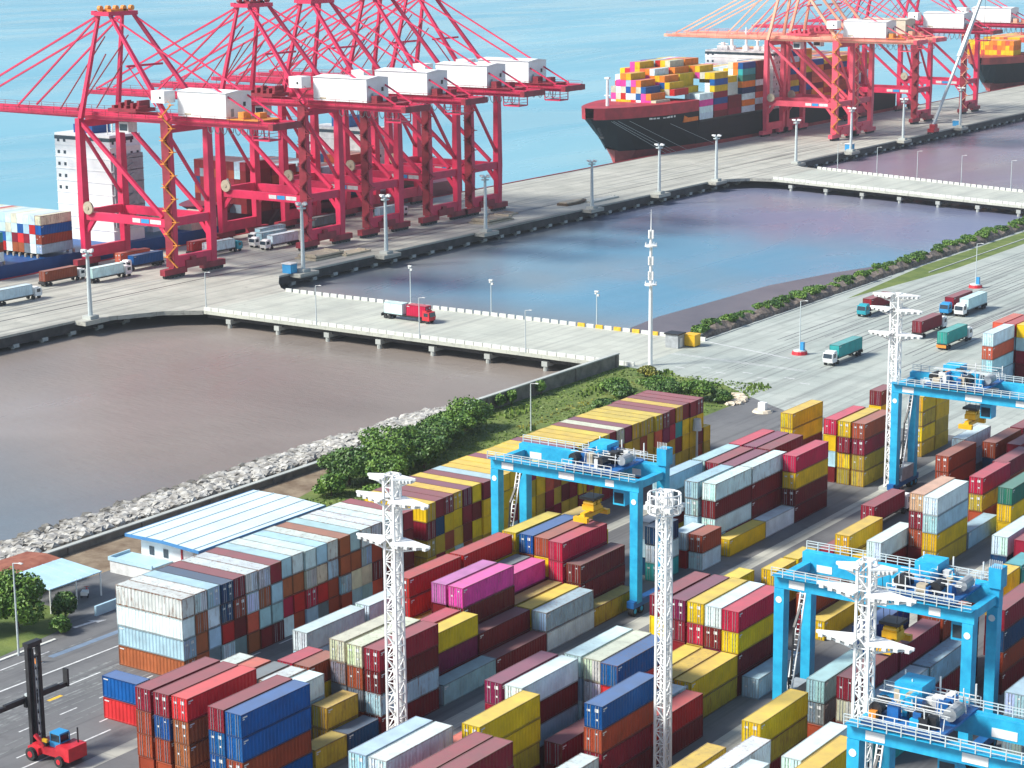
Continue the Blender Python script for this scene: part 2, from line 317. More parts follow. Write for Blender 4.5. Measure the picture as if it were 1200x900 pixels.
# ================================================================== the setting
structure(MB().quadset([(-9000, -1500, WZ-0.3), (2500, -1500, WZ-0.3), (2500, 9500, WZ-0.3), (-9000, 9500, WZ-0.3)], [(0, 1, 2, 3)]), 'sea', M['sea'])
structure(MB().quadset([(-425, 60, WZ), (-236, 60, WZ), (-236, 1500, WZ), (-425, 1500, WZ)], [(0, 1, 2, 3)]), 'basin_water', M['basin'])
# yard ground: a thick block whose top is z = 0
structure(MB().box(-246, 420, 40, 1500, -9, 0), 'ground', M['asphalt'])
def sheet(poly, z, name, m):
    mb = MB(); mb.quadset([(x, y, z) for x, y in poly], [tuple(range(len(poly)))]); return structure(mb, name, m)
sheet([(-245.8, 398), (-236, 392), (-206, 386), (-190, 376), (200, 372), (200, 1500), (-245.8, 1500)], 0.004, 'apron', M['apron'])
for k, (xa, xb, ya, yb) in enumerate([(-149.6, -146.9, 150, 372), (-178.5, -176.2, 120, 372), (-117.6, -114.6, 150, 372), (-87.4, -84.8, 150, 372)]):
    sheet([(xa, ya), (xb, ya), (xb, yb), (xa, yb)], 0.006, 'runway', M['quaytop'])
# earth and grass behind the flood wall
sheet([(-245.6, 180), (-231, 180), (-231, 262), (-236, 285), (-245.6, 300)], 0.008, 'earth_strip', M['dirt'])
sheet([(-245.6, 300.2), (-236, 285.2), (-231, 262), (-214, 258), (-203, 262), (-203, 384), (-214, 392), (-245.6, 397)], 0.010, 'grass_verge', M['grass'])
sheet([(-233, 178), (-214.5, 178), (-216.5, 199), (-221.5, 206), (-231, 206)], 0.012, 'grass_corner', M['grass'])
sheet([(-236.5, 500), (-231, 560), (-232, 700), (-240, 700), (-241, 560)], 0.010, 'grass_strip', M['grass'])
# road paint
mk = MB()
def ln(x0, y0, x1, y1, w=0.28):
    d = Vector((x1-x0, y1-y0, 0)).normalized(); s = Vector((-d.y, d.x, 0))*w/2
    a = Vector((x0, y0, 0.014)); b = Vector((x1, y1, 0.014)); mk.quadset([a-s, b-s, b+s, a+s], [(0, 1, 2, 3)])
ln(-211.2, 120, -211.2, 192); ln(-206, 120, -203.8, 260, .35); ln(-199.4, 120, -199.2, 190, .3)
for k in range(14): ln(-192.3, 120+k*7, -192.3, 123+k*7, .25); ln(-186.2, 121+k*7, -186.2, 124+k*7, .25)
for k in range(8): ln(-208.6, 122+k*9, -208.6, 125.5+k*9, .22)
for k in range(9): ln(-216.5+k*.02, 128+k*8, -216.5+k*.02, 131+k*8, .22)
ln(-183.4, 120, -183.2, 176, .3)
ln(-243, 431.6, -214, 423.8, .55); ln(-240, 415, -205, 414, .3); ln(-240, 414, -205, 413, .3)
for k in range(7): ln(-232+k*5.2, 402+(k % 2)*3, -229.5+k*5.2, 402+(k % 2)*3, .5)
structure(mk, 'road_marking', M['line'])
mk = MB(); q = random.Random(17)
for k in range(16):
    x_ = -228+q.uniform(0, 62); y_ = q.uniform(405, 470); dx_ = q.uniform(-3, 3)
    for o_ in (0, 1.9): ln(x_+o_, y_, x_+o_+dx_, y_+q.uniform(90, 260), q.uniform(.25, .5))
for k in range(14):
    x_ = q.uniform(-214, -182); y_ = q.uniform(100, 150); dx_ = q.uniform(-2, 2)
    for o_ in (0, 1.9): ln(x_+o_, y_, x_+o_+dx_, y_+q.uniform(30, 80), q.uniform(.2, .4))
for i_ in range(len(mk.v)): v_ = mk.v[i_]; mk.v[i_] = (v_[0], v_[1], v_[2]-.005+.0001*(i_//4))
structure(mk, 'tyre_track', mat('tyre_marks', (0.10, 0.105, 0.105), 0.8, base2=(0.24, 0.25, 0.245), scale=.8))
ar = MB(); ar.prism([(-215.4, 201.0), (-214.9, 204.6), (-214.4, 204.6), (-214.2, 206.2), (-216.4, 204.4), (-215.6, 204.5), (-216.0, 201.1)], 0.012, 0.016)
structure(ar, 'road_arrow', M['line'])
sheet([(-209.9, 190.5), (-208.8, 190.5), (-208.4, 210), (-209.5, 210)], 0.016, 'ramp_strip', mat('ramp_blue', (0.16, 0.22, 0.30), 0.6))
sheet([(-197.5, 178.6), (-196.9, 178.6), (-196.9, 181), (-197.5, 181)], 0.016, 'yellow_mark', M['kerb_y'])
kb = MB(); kb.box(-214.4, -213.9, 110, 186, 0, 0.14); kb.box(-214.4, -213.9, 186, 196, 0, 0.14)
structure(kb, 'kerb', M['kerb'])

# quay: slab on piles
qt = MB(); qt.box(-452.5, -389.4, 200, 1500, -.55, 0)
for y in (373.5, 457.9, 497, 549.3, 613.6, 659.6, 702.4, 769.1, 820.6, 874.3, 939.2, 1030.6):
    qt.box(-389.5, -385.6, y-4.2, y+4.2, -1.1, 0.006)
qt.prism([(-389.5, 372), (-386, 378), (-379, 391), (-371, 397), (-371, 431), (-376, 434), (-382, 440), (-389.5, 449)], -1.1, 0.003)
qt.prism([(-389.5, 706), (-381, 716.5), (-372, 718.5), (-372, 757), (-381, 760), (-389.5, 768)], -1.1, 0.003)
structure(qt, 'quay', M['quaytop'])
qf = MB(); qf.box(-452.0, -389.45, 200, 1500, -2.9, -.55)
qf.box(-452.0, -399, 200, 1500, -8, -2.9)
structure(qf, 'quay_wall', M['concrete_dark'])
qk = MB(); qk.box(-452.4, -451.9, 200, 1500, 0, 0.28); structure(qk, 'quay_kerb', M['deck'])
for x in (-447.9, -413.3):
    s_ = MB(); s_.box(x-.12, x+.12, 200, 1500, -.05, 0.03); structure(s_, 'crane_rail', M['grey'])
tr = MB(); tr.box(-405.2, -404.6, 200, 1500, -.05, 0.012); structure(tr, 'cable_trench', M['black'])
pil0 = None; pn = 0
for y in [330+i*9.6 for i in range(80)]:
    if pil0 is None:
        mb = MB(); mb.box(-391.2, -389.1, y-0.9, y+0.9, -3.5, -2.6); mb.cyl((-390.6, y, -7), (-390.6, y, -3.3), .55, n=8)
        pil0 = mb.build('quay_pile', M['concrete'])
        tag(pil0, 'short pale concrete pile cap in the long row under the dark quay edge', 'pile', 'pile caps along the quay edge'); py0 = y
    else:
        c = pil0.copy(); COL.objects.link(c); c.location.y = y-py0

# trestle bridges
def bridge(name, near, far, label, paint):
    """near/far: the two long edges, each ((x0,y0),(x1,y1))"""
    (ax, ay), (bx, by) = near; (cx, cy), (dx, dy) = far
    e = empty(name, (0, 0, 0), label, 'bridge')
    mb = MB(); mb.prism([(ax, ay), (bx, by), (dx, dy), (cx, cy)], -0.9, 0.008); mb.build('deck', M['bridge'], e)
    g = MB()
    for f in (0.06, .35, .65, .94):
        p = Vector((ax, ay, -1.5)).lerp(Vector((cx, cy, -1.5)), f); q = Vector((bx, by, -1.5)).lerp(Vector((dx, dy, -1.5)), f)
        g.beam(p, q, .9, 1.2)
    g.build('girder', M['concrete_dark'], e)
    for s, (p0, p1) in enumerate((((ax, ay), (bx, by)), ((cx, cy), (dx, dy)))):
        L = math.hypot(p1[0]-p0[0], p1[1]-p0[1]); n = int(L/2.6); mb = MB()
        for i in range(n):
            t0 = (i+.04)/n; t1 = (i+(.80 if s else .96))/n; ins = 0.35 if s == 0 else -0.35
            a = (p0[0]+(p1[0]-p0[0])*t0, p0[1]+(p1[1]-p0[1])*t0+ins, .45); b = (p0[0]+(p1[0]-p0[0])*t1, p0[1]+(p1[1]-p0[1])*t1+ins, .45)
            mb.cur = 0
            if paint and s == 1: mb.cur = (1 if i > n*.7 and i % 2 == 0 else 0)
            mb.beam(a, b, .45, .9)
        mb.build('barrier', [M['kerb'], M['kerb_y'], M['kerb_k']], e)
    n = 8
    for i in range(n):
        t = (i+.5)/n
        a = Vector((ax+(bx-ax)*t, ay+(by-ay)*t+.4, -2.3)); b = Vector((cx+(dx-cx)*t, cy+(dy-cy)*t-.4, -2.3))
        mb = MB(); mb.beam(a, b, 1.6, 1.2)
        for f in (.02, .33, .67, .98):
            p = a.lerp(b, f); mb.cyl((p.x, p.y, -8), (p.x, p.y, -2.6), .6, n=8)
        mb.build('pier', M['concrete'], e)
    return e
bridge('trestle_bridge', ((-371, 397.2), (-240, 397.2)), ((-371, 430.6), (-240, 431.5)), 'pale concrete trestle bridge with the red and white lorry on it', True)
bridge('trestle_bridge', ((-372, 718.2), (-240, 690)), ((-372, 757), (-240, 719)), 'far pale trestle bridge at the right edge, below the black ship', False)
# pump box beside the bridge end and abutment
ab = MB(); ab.box(-246, -239, 394.5, 397, -6, 0); structure(ab, 'abutment', M['concrete'])

# banks and mud
sheet([(-273.8, 443.6), (-276.5, 470), (-275, 500), (-273.9, 527), (-268, 556), (-260.6, 579), (-255, 596), (-246.2, 612), (-246.2, 431), (-262, 432)], WZ+0.05, 'mud_flat', M['mud'])
sheet([(-263, 318), (-258, 345), (-261, 372), (-256, 394), (-246.2, 396), (-246.2, 318)], WZ+0.06, 'mud_shore', M['mud'])
bk = MB()
bk.quadset([(-265, 150, WZ-.4), (-243.6, 150, .7), (-243.6, 330, .7), (-260, 330, WZ-.4)], [(0, 1, 2, 3)])
bk.quadset([(-254, 330, WZ-.1), (-246, 330, -.1), (-246, 396, -.1), (-251, 396, WZ-.1)], [(0, 1, 2, 3)])
bk.quadset([(-252.5, 432, WZ-.1), (-246, 432, -.1), (-246, 1200, -.1), (-252.5, 1200, WZ-.1)], [(0, 1, 2, 3)])
structure(bk, 'bank', M['wall'])
# riprap
rk = MB(); rr = random.Random(3)
def rock(mb, x, y, z, s):
    n1 = 5; vs = []; a0 = rr.random()*6
    for k, (zz, f) in enumerate(((-.45, .75), (.12, 1.0), (.5, .6))):
        for i in range(n1):
            a = a0+k*.5+2*PI*i/n1; q = s*f*rr.uniform(.65, 1.15); vs.append((x+q*math.cos(a)*1.25, y+q*math.sin(a), z+zz*s*rr.uniform(.7, 1.25)))
    vs.append((x+rr.uniform(-.2, .2)*s, y+rr.uniform(-.2, .2)*s, z+s*rr.uniform(.5, .75)))
    fs = [tuple(reversed(range(n1)))]
    for k in (0, 1):
        for i in range(n1): a, b = k*n1+i, k*n1+(i+1) % n1; fs.append((a, b, b+n1, a+n1))
    for i in range(n1): fs.append((2*n1+i, 2*n1+(i+1) % n1, 3*n1))
    mb.quadset(vs, fs)
for i in range(3400):
    y = rr.uniform(150, 345); t = rr.random()
    outer = -266.5+max(0, (y-285))*0.12+rr.gauss(0, .7)
    x = -244.6+(outer+244.6)*t**.85; z = 1.2+(WZ-1.2)*((x+244.6)/(-21.0))
    rock(rk, x, y, max(z, WZ-.2)+.15, rr.choice((.3, .4, .55, .7, .95, 1.35)))
tag(rk.build('riprap', M['rock']), 'pale jumbled boulders armouring the left shoreline', 'rocks', kind='stuff')
# flood wall
fwl = empty('flood_wall', (-243.2, 300, 0), 'long grey-brown concrete flood wall between the rocky shore and the green verge', 'wall')
mb = MB(); mb.box(-.35, .35, -160, 33, 0, 1.15); mb.box(-.35, .35, 33, 95.5, 0, 2.9); mb.build('wall_panel', M['wall'], fwl)
mb = MB(); mb.box(-.5, .5, -160, 32.98, 1.15, 1.35); mb.box(-.5, .5, 32.98, 95.5, 2.9, 3.15); mb.build('coping', M['concrete'], fwl)
for k in range(16):
    mb = MB(); mb.box(.35, .62, -158+k*16.8, -157.5+k*16.8, 0, 1.145 if k < 12 else 2.895); mb.build('buttress', M['wall'], fwl)
# retaining wall along the right bank
rw = empty('bank_wall', (-244.6, 620, 0), 'low rough stone wall among bushes along the right bank', 'wall')
mb = MB()
for k in range(303): y_ = -186+k*2; mb.quadset([(-.9, y_, 0), (2.6, y_, 0), (2.2, y_, 1.0), (0.4, y_, 2.0), (-.7, y_, 1.6)], []); 
for k in range(302):
    for i in range(4): a_ = k*5+i; mb.f.append((a_, a_+5, a_+6, a_+1)); mb.mi.append(0)
for i in range(len(mb.v)): v_ = mb.v[i]; mb.v[i] = (v_[0]+math.sin(i*1.7)*.25, v_[1], v_[2]+(math.sin(i*2.3)*.25 if v_[2] > 0 else 0))
mb.build('wall_panel', M['bankstone'], rw)
mb = MB(); mb.box(3.4, 3.8, -188, -82, 0, .18); mb.box(9.6, 10.0, -70, 420, 0, .18); mb.build('kerb', M['concrete'], rw)

# ------------------------------------------------------------------ vegetation
def crown_mesh(name, blobs, n, leaf, m, seed):
    """leaf quads scattered through and over a set of ellipsoids (x,y,z,rx,ry,rz)"""
    q = random.Random(seed); mb = MB(); tot = sum((b[3]*b[4]*b[5])**(2/3) for b in blobs)
    for b in blobs:
        k = int(n*(b[3]*b[4]*b[5])**(2/3)/tot)
        for _ in range(k):
            u = q.uniform(-1, 1); a = q.random()*2*PI; s = math.sqrt(1-u*u); r = q.uniform(.35, 1)**.4*q.choice((1, 1, 1, 1.12))
            c = Vector((b[0]+b[3]*r*s*math.cos(a), b[1]+b[4]*r*s*math.sin(a), b[2]+b[5]*r*u))
            if c.z < 0.05: continue
            nn = Vector((q.gauss(0, 1), q.gauss(0, 1), q.gauss(.6, 1)))+Vector((s*math.cos(a), s*math.sin(a), u))*1.2
            nn.normalize(); e1 = nn.orthogonal().normalized(); e1.rotate(Matrix.Rotation(q.random()*6.3, 3, nn)); e2 = nn.cross(e1)
            w = leaf*q.uniform(.6, 1.3); h = leaf*q.uniform(.5, 1.0)
            mb.quadset([c-e1*w, c-e2*h*.8, c+e1*w, c+e2*h], [(0, 1, 2, 3)])
    me_o = mb.build(name, m); return me_o
def tree(label, loc, h, r, seed, m='leaf', n=2600, nb=7, rz=0, group=None, leaf=.28, name='tree'):
    q = random.Random(seed); e = empty(name, loc, label, 'tree' if name == 'tree' else 'bush', group, rz)
    bl = [(0, 0, h*.62, r*.75, r*.75, h*.36)]
    for i in range(nb):
        a = 2*PI*i/nb+q.uniform(-.4, .4); d = r*q.uniform(.4, .72)
        bl.append((d*math.cos(a), d*math.sin(a), h*q.uniform(.35, .78), r*q.uniform(.34, .5), r*q.uniform(.34, .5), h*q.uniform(.16, .25)))
    c = crown_mesh('crown', bl, n, leaf, M[m], seed); c.parent = e
    t = MB(); t.cyl((0, 0, 0), (q.uniform(-.2, .2), q.uniform(-.2, .2), h*.55), .04*h, .02*h, 8)
    for b in bl[1:]: t.cyl((0, 0, h*.28), (b[0]*.8, b[1]*.8, b[2]), .016*h, .007*h, 5)
    t.build('trunk', M['bark'], e)
    return e
TREES = [((-222.5, 196.5), 8.5, 4.6, 'broad dark green tree left of the black handler mast', 'leaf', 5200), ((-226.3, 191.5), 7.5, 4.0, 'green tree cut by the left edge of the picture', 'leaf', 3600), ((-219.3, 203.0), 4.4, 2.2, 'small dark bush in front of the pale blue carport', 'leaf2', 1500), ((-215.6, 198.4), 2.6, 1.7, 'low green bush behind the top of the black mast', 'leaf', 900)]
for i, (p, h, r, lb, m, n) in enumerate(TREES): tree(lb, (p[0], p[1], 0), h, r, 40+i, m, n)
GROVE = [(-229, 276, 4.2, 2.4, 'leaf', 'small round bush at the left foot of the waterside grove'), (-231, 283.5, 7.2, 4.2, 'leaf2', 'dark broad tree at the left end of the waterside grove'), (-227.5, 289, 8.0, 4.3, 'leaf', 'tall tree in the middle of the waterside grove'),
         (-223, 284.5, 6.2, 3.6, 'leaf', 'bright round tree in front of the waterside grove'), (-231.5, 296, 8.6, 4.4, 'leaf', 'tallest pointed tree of the waterside grove'), (-226.5, 300, 6.8, 4.0, 'leaf2', 'dark tree at the right end of the waterside grove'), (-232, 305.5, 6.2, 3.9, 'leaf2', 'dark tree behind the grove beside the flood wall'),
         (-233.5, 314, 5.6, 4.0, 'leaf2', 'dark rounded bush against the flood wall, right of the grove'), (-236, 321, 5.6, 3.9, 'leaf', 'rounded mid green tree against the flood wall'), (-237, 328, 7.0, 4.2, 'leaf', 'bright round tree standing alone against the flood wall'),
         (-219, 277, 3.2, 2.4, 'leaf', 'low bush between the grove and the shed roof'), (-216.5, 283, 3.4, 2.3, 'leaf', 'small bush in front of the grove near the white tower'), (-213.5, 272, 2.6, 2.2, 'leaf2', 'low dark shrub beside the maroon-topped end of the rusty block')]
for i, (x, y, h, r, m, lb) in enumerate(GROVE): tree(lb, (x, y, 0), h*.98, r*1.28, 60+i, m, 5200 if h > 5 else 2000, leaf=.3)
BANK = [(-211, 376, 4.4, 4.2, 'leaf', 'round bush at the road corner beyond the yellow container block'), (-216.5, 372, 4.2, 4.2, 'leaf2', 'dark bush behind the corner bush at the road'), (-222, 377, 3.8, 4.0, 'leaf', 'broad bush between the white mast and the corner bush'), (-226, 369, 3.0, 3.6, 'leaf2', 'low spreading bush on the verge behind the container block'), (-217, 363, 3.2, 3.6, 'leaf', 'low bright bush right behind the maroon end of the yellow block'),
        (-231, 374, 2.8, 3.2, 'leaf', 'low bush near the foot of the tall white mast'), (-206.5, 377, 2.6, 2.6, 'leaf2', 'low dark shrub at the tip of the verge by the road'), (-223.5, 358, 2.2, 3.0, 'leaf2', 'flat dark shrub on the verge right of the lamp post'), (-232, 390, 2.4, 2.4, 'leaf3', 'yellow-green shrub at the foot of the tall white mast')]
for i, (x, y, h, r, m, lb) in enumerate(BANK): tree(lb, (x, y, 0), h, r, 90+i, m, 2200, name='bush')
for i, (x, y) in enumerate([(-241.5, 338), (-241.8, 351), (-241.6, 346.5), (-241.7, 362)]):
    tree('vine %s hanging over the flood wall' % ['clump left of the lamp post', 'clump right of the lamp post', 'clump just right of the lamp post', 'clump farthest along'][i], (x, y, 0), 3.4, 1.3, 110+i, 'leaf', 600, 5, name='bush')
# hedge along the right bank
kinds = []; q = random.Random(5); y = 436; i = 0
while y < 662:
    h = q.uniform(1.6, 2.7); r = q.uniform(1.9, 2.9)
    nm = 'bush'
    lb = '%s bush counted from the near end of the hedge on the right bank' % ORD[i] if i < len(ORD) else 'small bush of the far right end of the hedge on the right bank'
    if len(kinds) < 5:
        e = tree(lb, (-245.2+q.uniform(-.8, .8), y, .5), h, r, 130+i, ['leaf', 'leaf2'][i % 2], 900, 5, group='hedge bushes on the right bank', name='bush', leaf=.34); kinds.append(e)
    else:
        e = copy_tree(kinds[q.randrange(5)], None, (-245.2+q.uniform(-.8, .8), y, .5), q.random()*6); e['label'] = lb; e['group'] = 'hedge bushes on the right bank'
    i += 1; y += q.uniform(4.0, 8.5)
# low growth on the verge: stuff
g = MB(); q = random.Random(9)
for _ in range(9000):
    y = q.uniform(262, 396); x = q.uniform(-242, -203.5)
    if x < -236+(y < 285)*5 and y < 300: continue
    d = math.sin(y*.21+x*.3)+math.sin(x*.5-y*.07)
    hh = q.uniform(.08, .28)+.5*max(0, d-.6)*(y > 335); a = q.random()*6.3; w = q.uniform(.15, .4); dx, dy = math.cos(a)*w, math.sin(a)*w
    g.cur = 1 if (abs(x+229.5+math.sin(y*.2)) < 1.6 and 335 < y < 384) else 0
    g.quadset([(x-dx, y-dy, 0), (x+dx, y+dy, 0), (x+dx*.6+q.uniform(-.2, .2), y+dy*.6, hh), (x-dx*.6, y-dy*.6+q.uniform(-.2, .2), hh)], [(0, 1, 2, 3)])
tag(g.build('verge_growth', [M['weed'], M['leaf3']]), 'low grass and weeds covering the verge beside the containers', 'grass', kind='stuff')

hz = MB(); hz.box(-9100, 2600, -1600, 9600, -10.5, 106); hzm = bpy.data.materials.new('haze'); hzm.use_nodes = True; t_ = hzm.node_tree
for n_ in list(t_.nodes):
    if n_.type != 'OUTPUT_MATERIAL': t_.nodes.remove(n_)
pv = t_.nodes.new('ShaderNodeVolumePrincipled'); pv.inputs['Color'].default_value = (0.86, 0.93, 1.0, 1); pv.inputs['Density'].default_value = 0.00006
lk(t_, pv.outputs[0], [n_ for n_ in t_.nodes if n_.type == 'OUTPUT_MATERIAL'][0].inputs['Volume'])
tag(hz.build('haze', hzm), 'thin sea haze over the whole harbour', 'haze', kind='stuff')
# ================================================================== containers
TH = 2.9
PAL = {  # letter: (word, base colour, rust)
 'w': ('white', (0.63, 0.81, 0.84), .22), 'g': ('pale grey-blue', (0.36, 0.56, 0.64), .25), 'G': ('slate grey', (0.16, 0.20, 0.23), .4), 'c': ('cream', (0.62, 0.60, 0.45), .8),
 'm': ('maroon', (0.235, 0.010, 0.028), .12), 'M': ('dark maroon', (0.155, 0.008, 0.012), .12), 'r': ('red', (0.48, 0.014, 0.014), .12), 'R': ('crimson', (0.50, 0.010, 0.055), .08),
 's': ('salmon red', (0.66, 0.03, 0.035), .08), 'o': ('rust brown', (0.32, 0.055, 0.022), .35), 'n': ('orange-brown', (0.36, 0.10, 0.035), .8), 'b': ('bright blue', (0.001, 0.085, 0.30), .06),
 'B': ('navy blue', (0.004, 0.045, 0.12), .15), 't': ('teal', (0.03, 0.36, 0.36), .2), 'T': ('dark green', (0.025, 0.17, 0.12), .3), 'y': ('yellow', (0.70, 0.47, 0.008), .14), 'Y': ('dirty yellow', (0.50, 0.34, 0.03), .7),
 'p': ('pink', (0.75, 0.06, 0.34), .04), 'q': ('lilac pink', (0.55, 0.13, 0.42), .2), 'u': ('purple maroon', (0.19, 0.010, 0.06), .12), 'O': ('orange', (0.75, 0.20, 0.02), .2), 'k': ('coral red', (0.62, 0.10, 0.05), .25), 'v': ('rusty off-white', (0.64, 0.72, 0.71), .9), 'a': ('tan', (0.55, 0.33, 0.20), .4)}
def body_mesh(L):
    mb = MB(); hl = L/2; W = 1.22; z0, z1, zt = .16, 2.70, 2.84
    mb.box(-W+.03, W-.03, -hl+.05, hl-.04, .14, .17)
    mb.cur = 0
    mb.quadset([(-W+.02, -hl+.02, zt-.02), (W-.02, -hl+.02, zt-.02), (W-.02, hl-.02, zt-.02), (-W+.02, hl-.02, zt-.02)], [(0, 1, 2, 3)])
    n = int(L/.62)
    for s in (-1, 1):
        ys = []
        y = -hl+.1; st = (L-.2)/n
        for k in range(n):
            ys += [(y, 0), (y+st*.32, 0), (y+st*.5, 1), (y+st*.82, 1)]; y += st
        ys.append((hl-.1, 0)); vs = []
        for yy, d in ys: vs += [(s*(W-.02-.055*d), yy, z0), (s*(W-.02-.055*d), yy, z1)]
        fs = [((2*i, 2*i+2, 2*i+3, 2*i+1) if s > 0 else (2*i, 2*i+1, 2*i+3, 2*i+2)) for i in range(len(ys)-1)]
        mb.cur = 0; mb.quadset(vs, fs); mb.cur = 1
        mb.box(min(s*W, s*(W-.1)), max(s*W, s*(W-.1)), -hl+.1, hl-.1, z1, zt)
        mb.box(min(s*W, s*(W-.1)), max(s*W, s*(W-.1)), -hl+.1, hl-.1, .0, z0)
    for sy in (-1, 1):
        a, b = sorted((sy*hl, sy*(hl-.1)))
        mb.box(-W+.1, W-.1, a, b, 2.72, zt); mb.box(-W+.1, W-.1, a, b, 0, .16)
        for sx in (-1, 1):
            c, d = sorted((sx*W, sx*(W-.1))); mb.box(c, d, a, b, 0, zt)
    mb.cur = 0
    mb.cur = 2
    mb.box(W, W+.006, -hl+.25, -hl+1.05, 2.36, 2.52); mb.box(W, W+.006, -hl+.25, -hl+.6, 2.14, 2.26); mb.box(-W-.006, -W, hl-1.05, hl-.25, 2.36, 2.52)
    mb.cur = 0
    mb.quadset([(W-.1, hl-.05, .16), (-W+.1, hl-.05, .16), (-W+.1, hl-.05, 2.72), (W-.1, hl-.05, 2.72)], [(0, 1, 2, 3)])
    mb.quadset([(-W+.1, -hl+.07, .16), (W-.1, -hl+.07, .16), (W-.1, -hl+.07, 2.72), (-W+.1, -hl+.07, 2.72)], [(0, 1, 2, 3)])
    return mb
def door_mb(s, L, plates=1):
    mb = MB(); hl = L/2; x0, x1 = (-1.105, -.015) if s < 0 else (.015, 1.105)
    mb.box(x0, x1, -hl+.015, -hl+.06, .18, 2.70)
    for z in (.6, 1.25, 1.9): mb.box(x0+.08, x1-.08, -hl-.003, -hl+.015, z, z+.38)
    mb.cur = 1
    if plates == 0: pass
    elif plates == 2: mb.box(x0+.3, x0+.62, -hl-.012, -hl-.003, 2.2 if s > 0 else 1.4, 2.36 if s > 0 else 1.62)
    elif s < 0: mb.box(x0+.25, x0+.72, -hl-.012, -hl-.003, 1.95, 2.2)
    else: mb.box(x0+.22, x0+.78, -hl-.012, -hl-.003, 2.0, 2.42); mb.box(x0+.3, x0+.62, -hl-.012, -hl-.003, .98, 1.2)
    return mb
DOORV = {}
def make_container(L):
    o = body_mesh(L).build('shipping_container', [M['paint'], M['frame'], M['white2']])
    for s in (-1, 1):
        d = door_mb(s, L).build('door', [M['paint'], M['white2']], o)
        DOORV[(s, L)] = [d.data]+[door_mb(s, L, k).build('door', [M['paint'], M['white2']], o).data for k in (0, 2)]
        for f in (.33, .67):
            lb = MB(); x = s*(.015+1.09*f); lb.cyl((x, -L/2-.03, .12), (x, -L/2-.03, 2.76), .035, n=6); lb.build('locking_bar', M['grey'], d)
    for c in list(o.children):
        if not c.children: bpy.data.objects.remove(c)
    COL.objects.unlink(o)
    for c in o.children_recursive: COL.objects.unlink(c)
    return o
PROTO = {40: make_container(12.19), 20: make_container(6.06)}
FAR = MB(); FAR.cols = []; TEMPL = {k: body_mesh(l) for k, l in ((40, 12.19), (20, 6.06))}
class BoxT: pass
SIMPLE = {}
for k_, l_ in ((40, 12.19), (20, 6.06)):
    b_ = MB(); b_.box(-1.22, 1.22, -l_/2, l_/2, 0, 2.84); SIMPLE[k_] = b_
KEEP = {k for a, b in [(1, 3),(5, 7),(9, 11),(13, 15),(17, 21),(24, 24),(27, 27),(30, 30),(33, 33),(36, 36),(39, 39),(42, 47),(50, 52),(54, 58),(61, 61),(65, 65),(68, 69),(71, 72),(76, 77),(80, 81),(84, 84),(90, 90),(92, 92),(96, 96),(99, 99),(101, 101),(103, 105),(109, 109),(113, 113),(117, 118),(121, 122),(124, 124),(133, 136),(139, 144),(147, 149),(151, 153),(155, 155),(159, 159),(163, 163),(167, 167),(171, 171),(175, 175),(179, 179),(183, 188),(191, 191),(195, 203),(207, 210),(215, 215),(219, 219),(223, 223),(227, 227),(234, 236),(238, 238),(240, 240),(244, 246),(248, 248),(250, 254),(258, 259),(262, 262),(268, 270),(272, 272),(274, 276),(280, 281),(284, 285),(288, 289),(292, 294),(296, 297),(300, 301),(304, 304),(307, 307),(310, 310),(313, 321),(323, 325),(327, 328),(330, 331),(333, 333),(336, 336),(342, 342),(348, 348),(351, 351),(354, 354),(357, 357),(360, 360),(365, 366),(368, 369),(371, 372),(375, 375),(379, 379),(383, 383),(386, 387),(389, 389),(397, 400),(405, 405),(409, 409),(413, 413),(421, 421),(423, 423),(429, 431),(445, 453),(455, 457),(459, 465),(467, 481),(483, 485),(487, 489),(491, 493),(495, 497),(499, 501),(503, 504),(507, 508),(511, 511),(513, 513),(515, 515),(519, 519),(523, 523),(527, 529),(531, 531),(535, 535),(539, 539),(543, 543),(547, 547),(551, 551),(555, 555),(559, 559),(563, 563),(599, 599),(603, 603),(607, 607),(611, 611),(615, 615),(619, 619),(623, 623),(627, 627),(631, 631),(635, 635),(639, 639),(643, 643),(647, 647),(651, 651),(655, 655),(659, 659),(665, 668)] for k in range(a, b+1)}   #KEEPSET
CID = [0]; KEYS = {}
def container(code, x, y, z, size, rot, label, group, far=False, detail=True, always=False):
    """x,y = centre of the base; rot 0: doors to -Y, 1: doors to +X, 2: doors to +Y"""
    word, colr, rust = PAL[code]; CID[0] += 1; cid = CID[0]
    q = random.Random(cid*7919+5); j = q.uniform(.84, 1.14); colr = tuple(min(.85, c*j*q.uniform(.94, 1.06)) for c in colr)
    ang = (0, PI/2, PI, -PI/2)[rot]
    if KEEP and cid not in KEEP and not always:
        src = SIMPLE[size] if far else TEMPL[size]; ca, sa = round(math.cos(ang)), round(math.sin(ang))
        FAR.quadset([(x+ca*a-sa*b, y+sa*a+ca*b, z+c) for a, b, c in src.v], src.f); FAR.cols += [colr]*len(src.f); return None
    p = PROTO[size]; o = p.copy(); COL.objects.link(o); o.location = (x, y, z); o.rotation_euler.z = ang+q.gauss(0, .0016)
    col4 = (*colr, max(0, min(1, rust*q.uniform(.5, 1.4)+(.55 if q.random() < .22 else 0)))); o.color = col4
    tag(o, label, 'container', group); KEYS[o.name] = cid
    for d in (p.children if detail else ()):
        c = d.copy(); COL.objects.link(c); c.parent = o
        for kk, vv in DOORV.items():
            if d.data in vv: c.data = vv[(cid*7) % 5 % 3]
        c.color = (*[v*q.uniform(.8, 1.05) for v in colr], min(1, col4[3]+.15))
        if not far:
            for lb in d.children: b = lb.copy(); COL.objects.link(b); b.parent = c
    return o
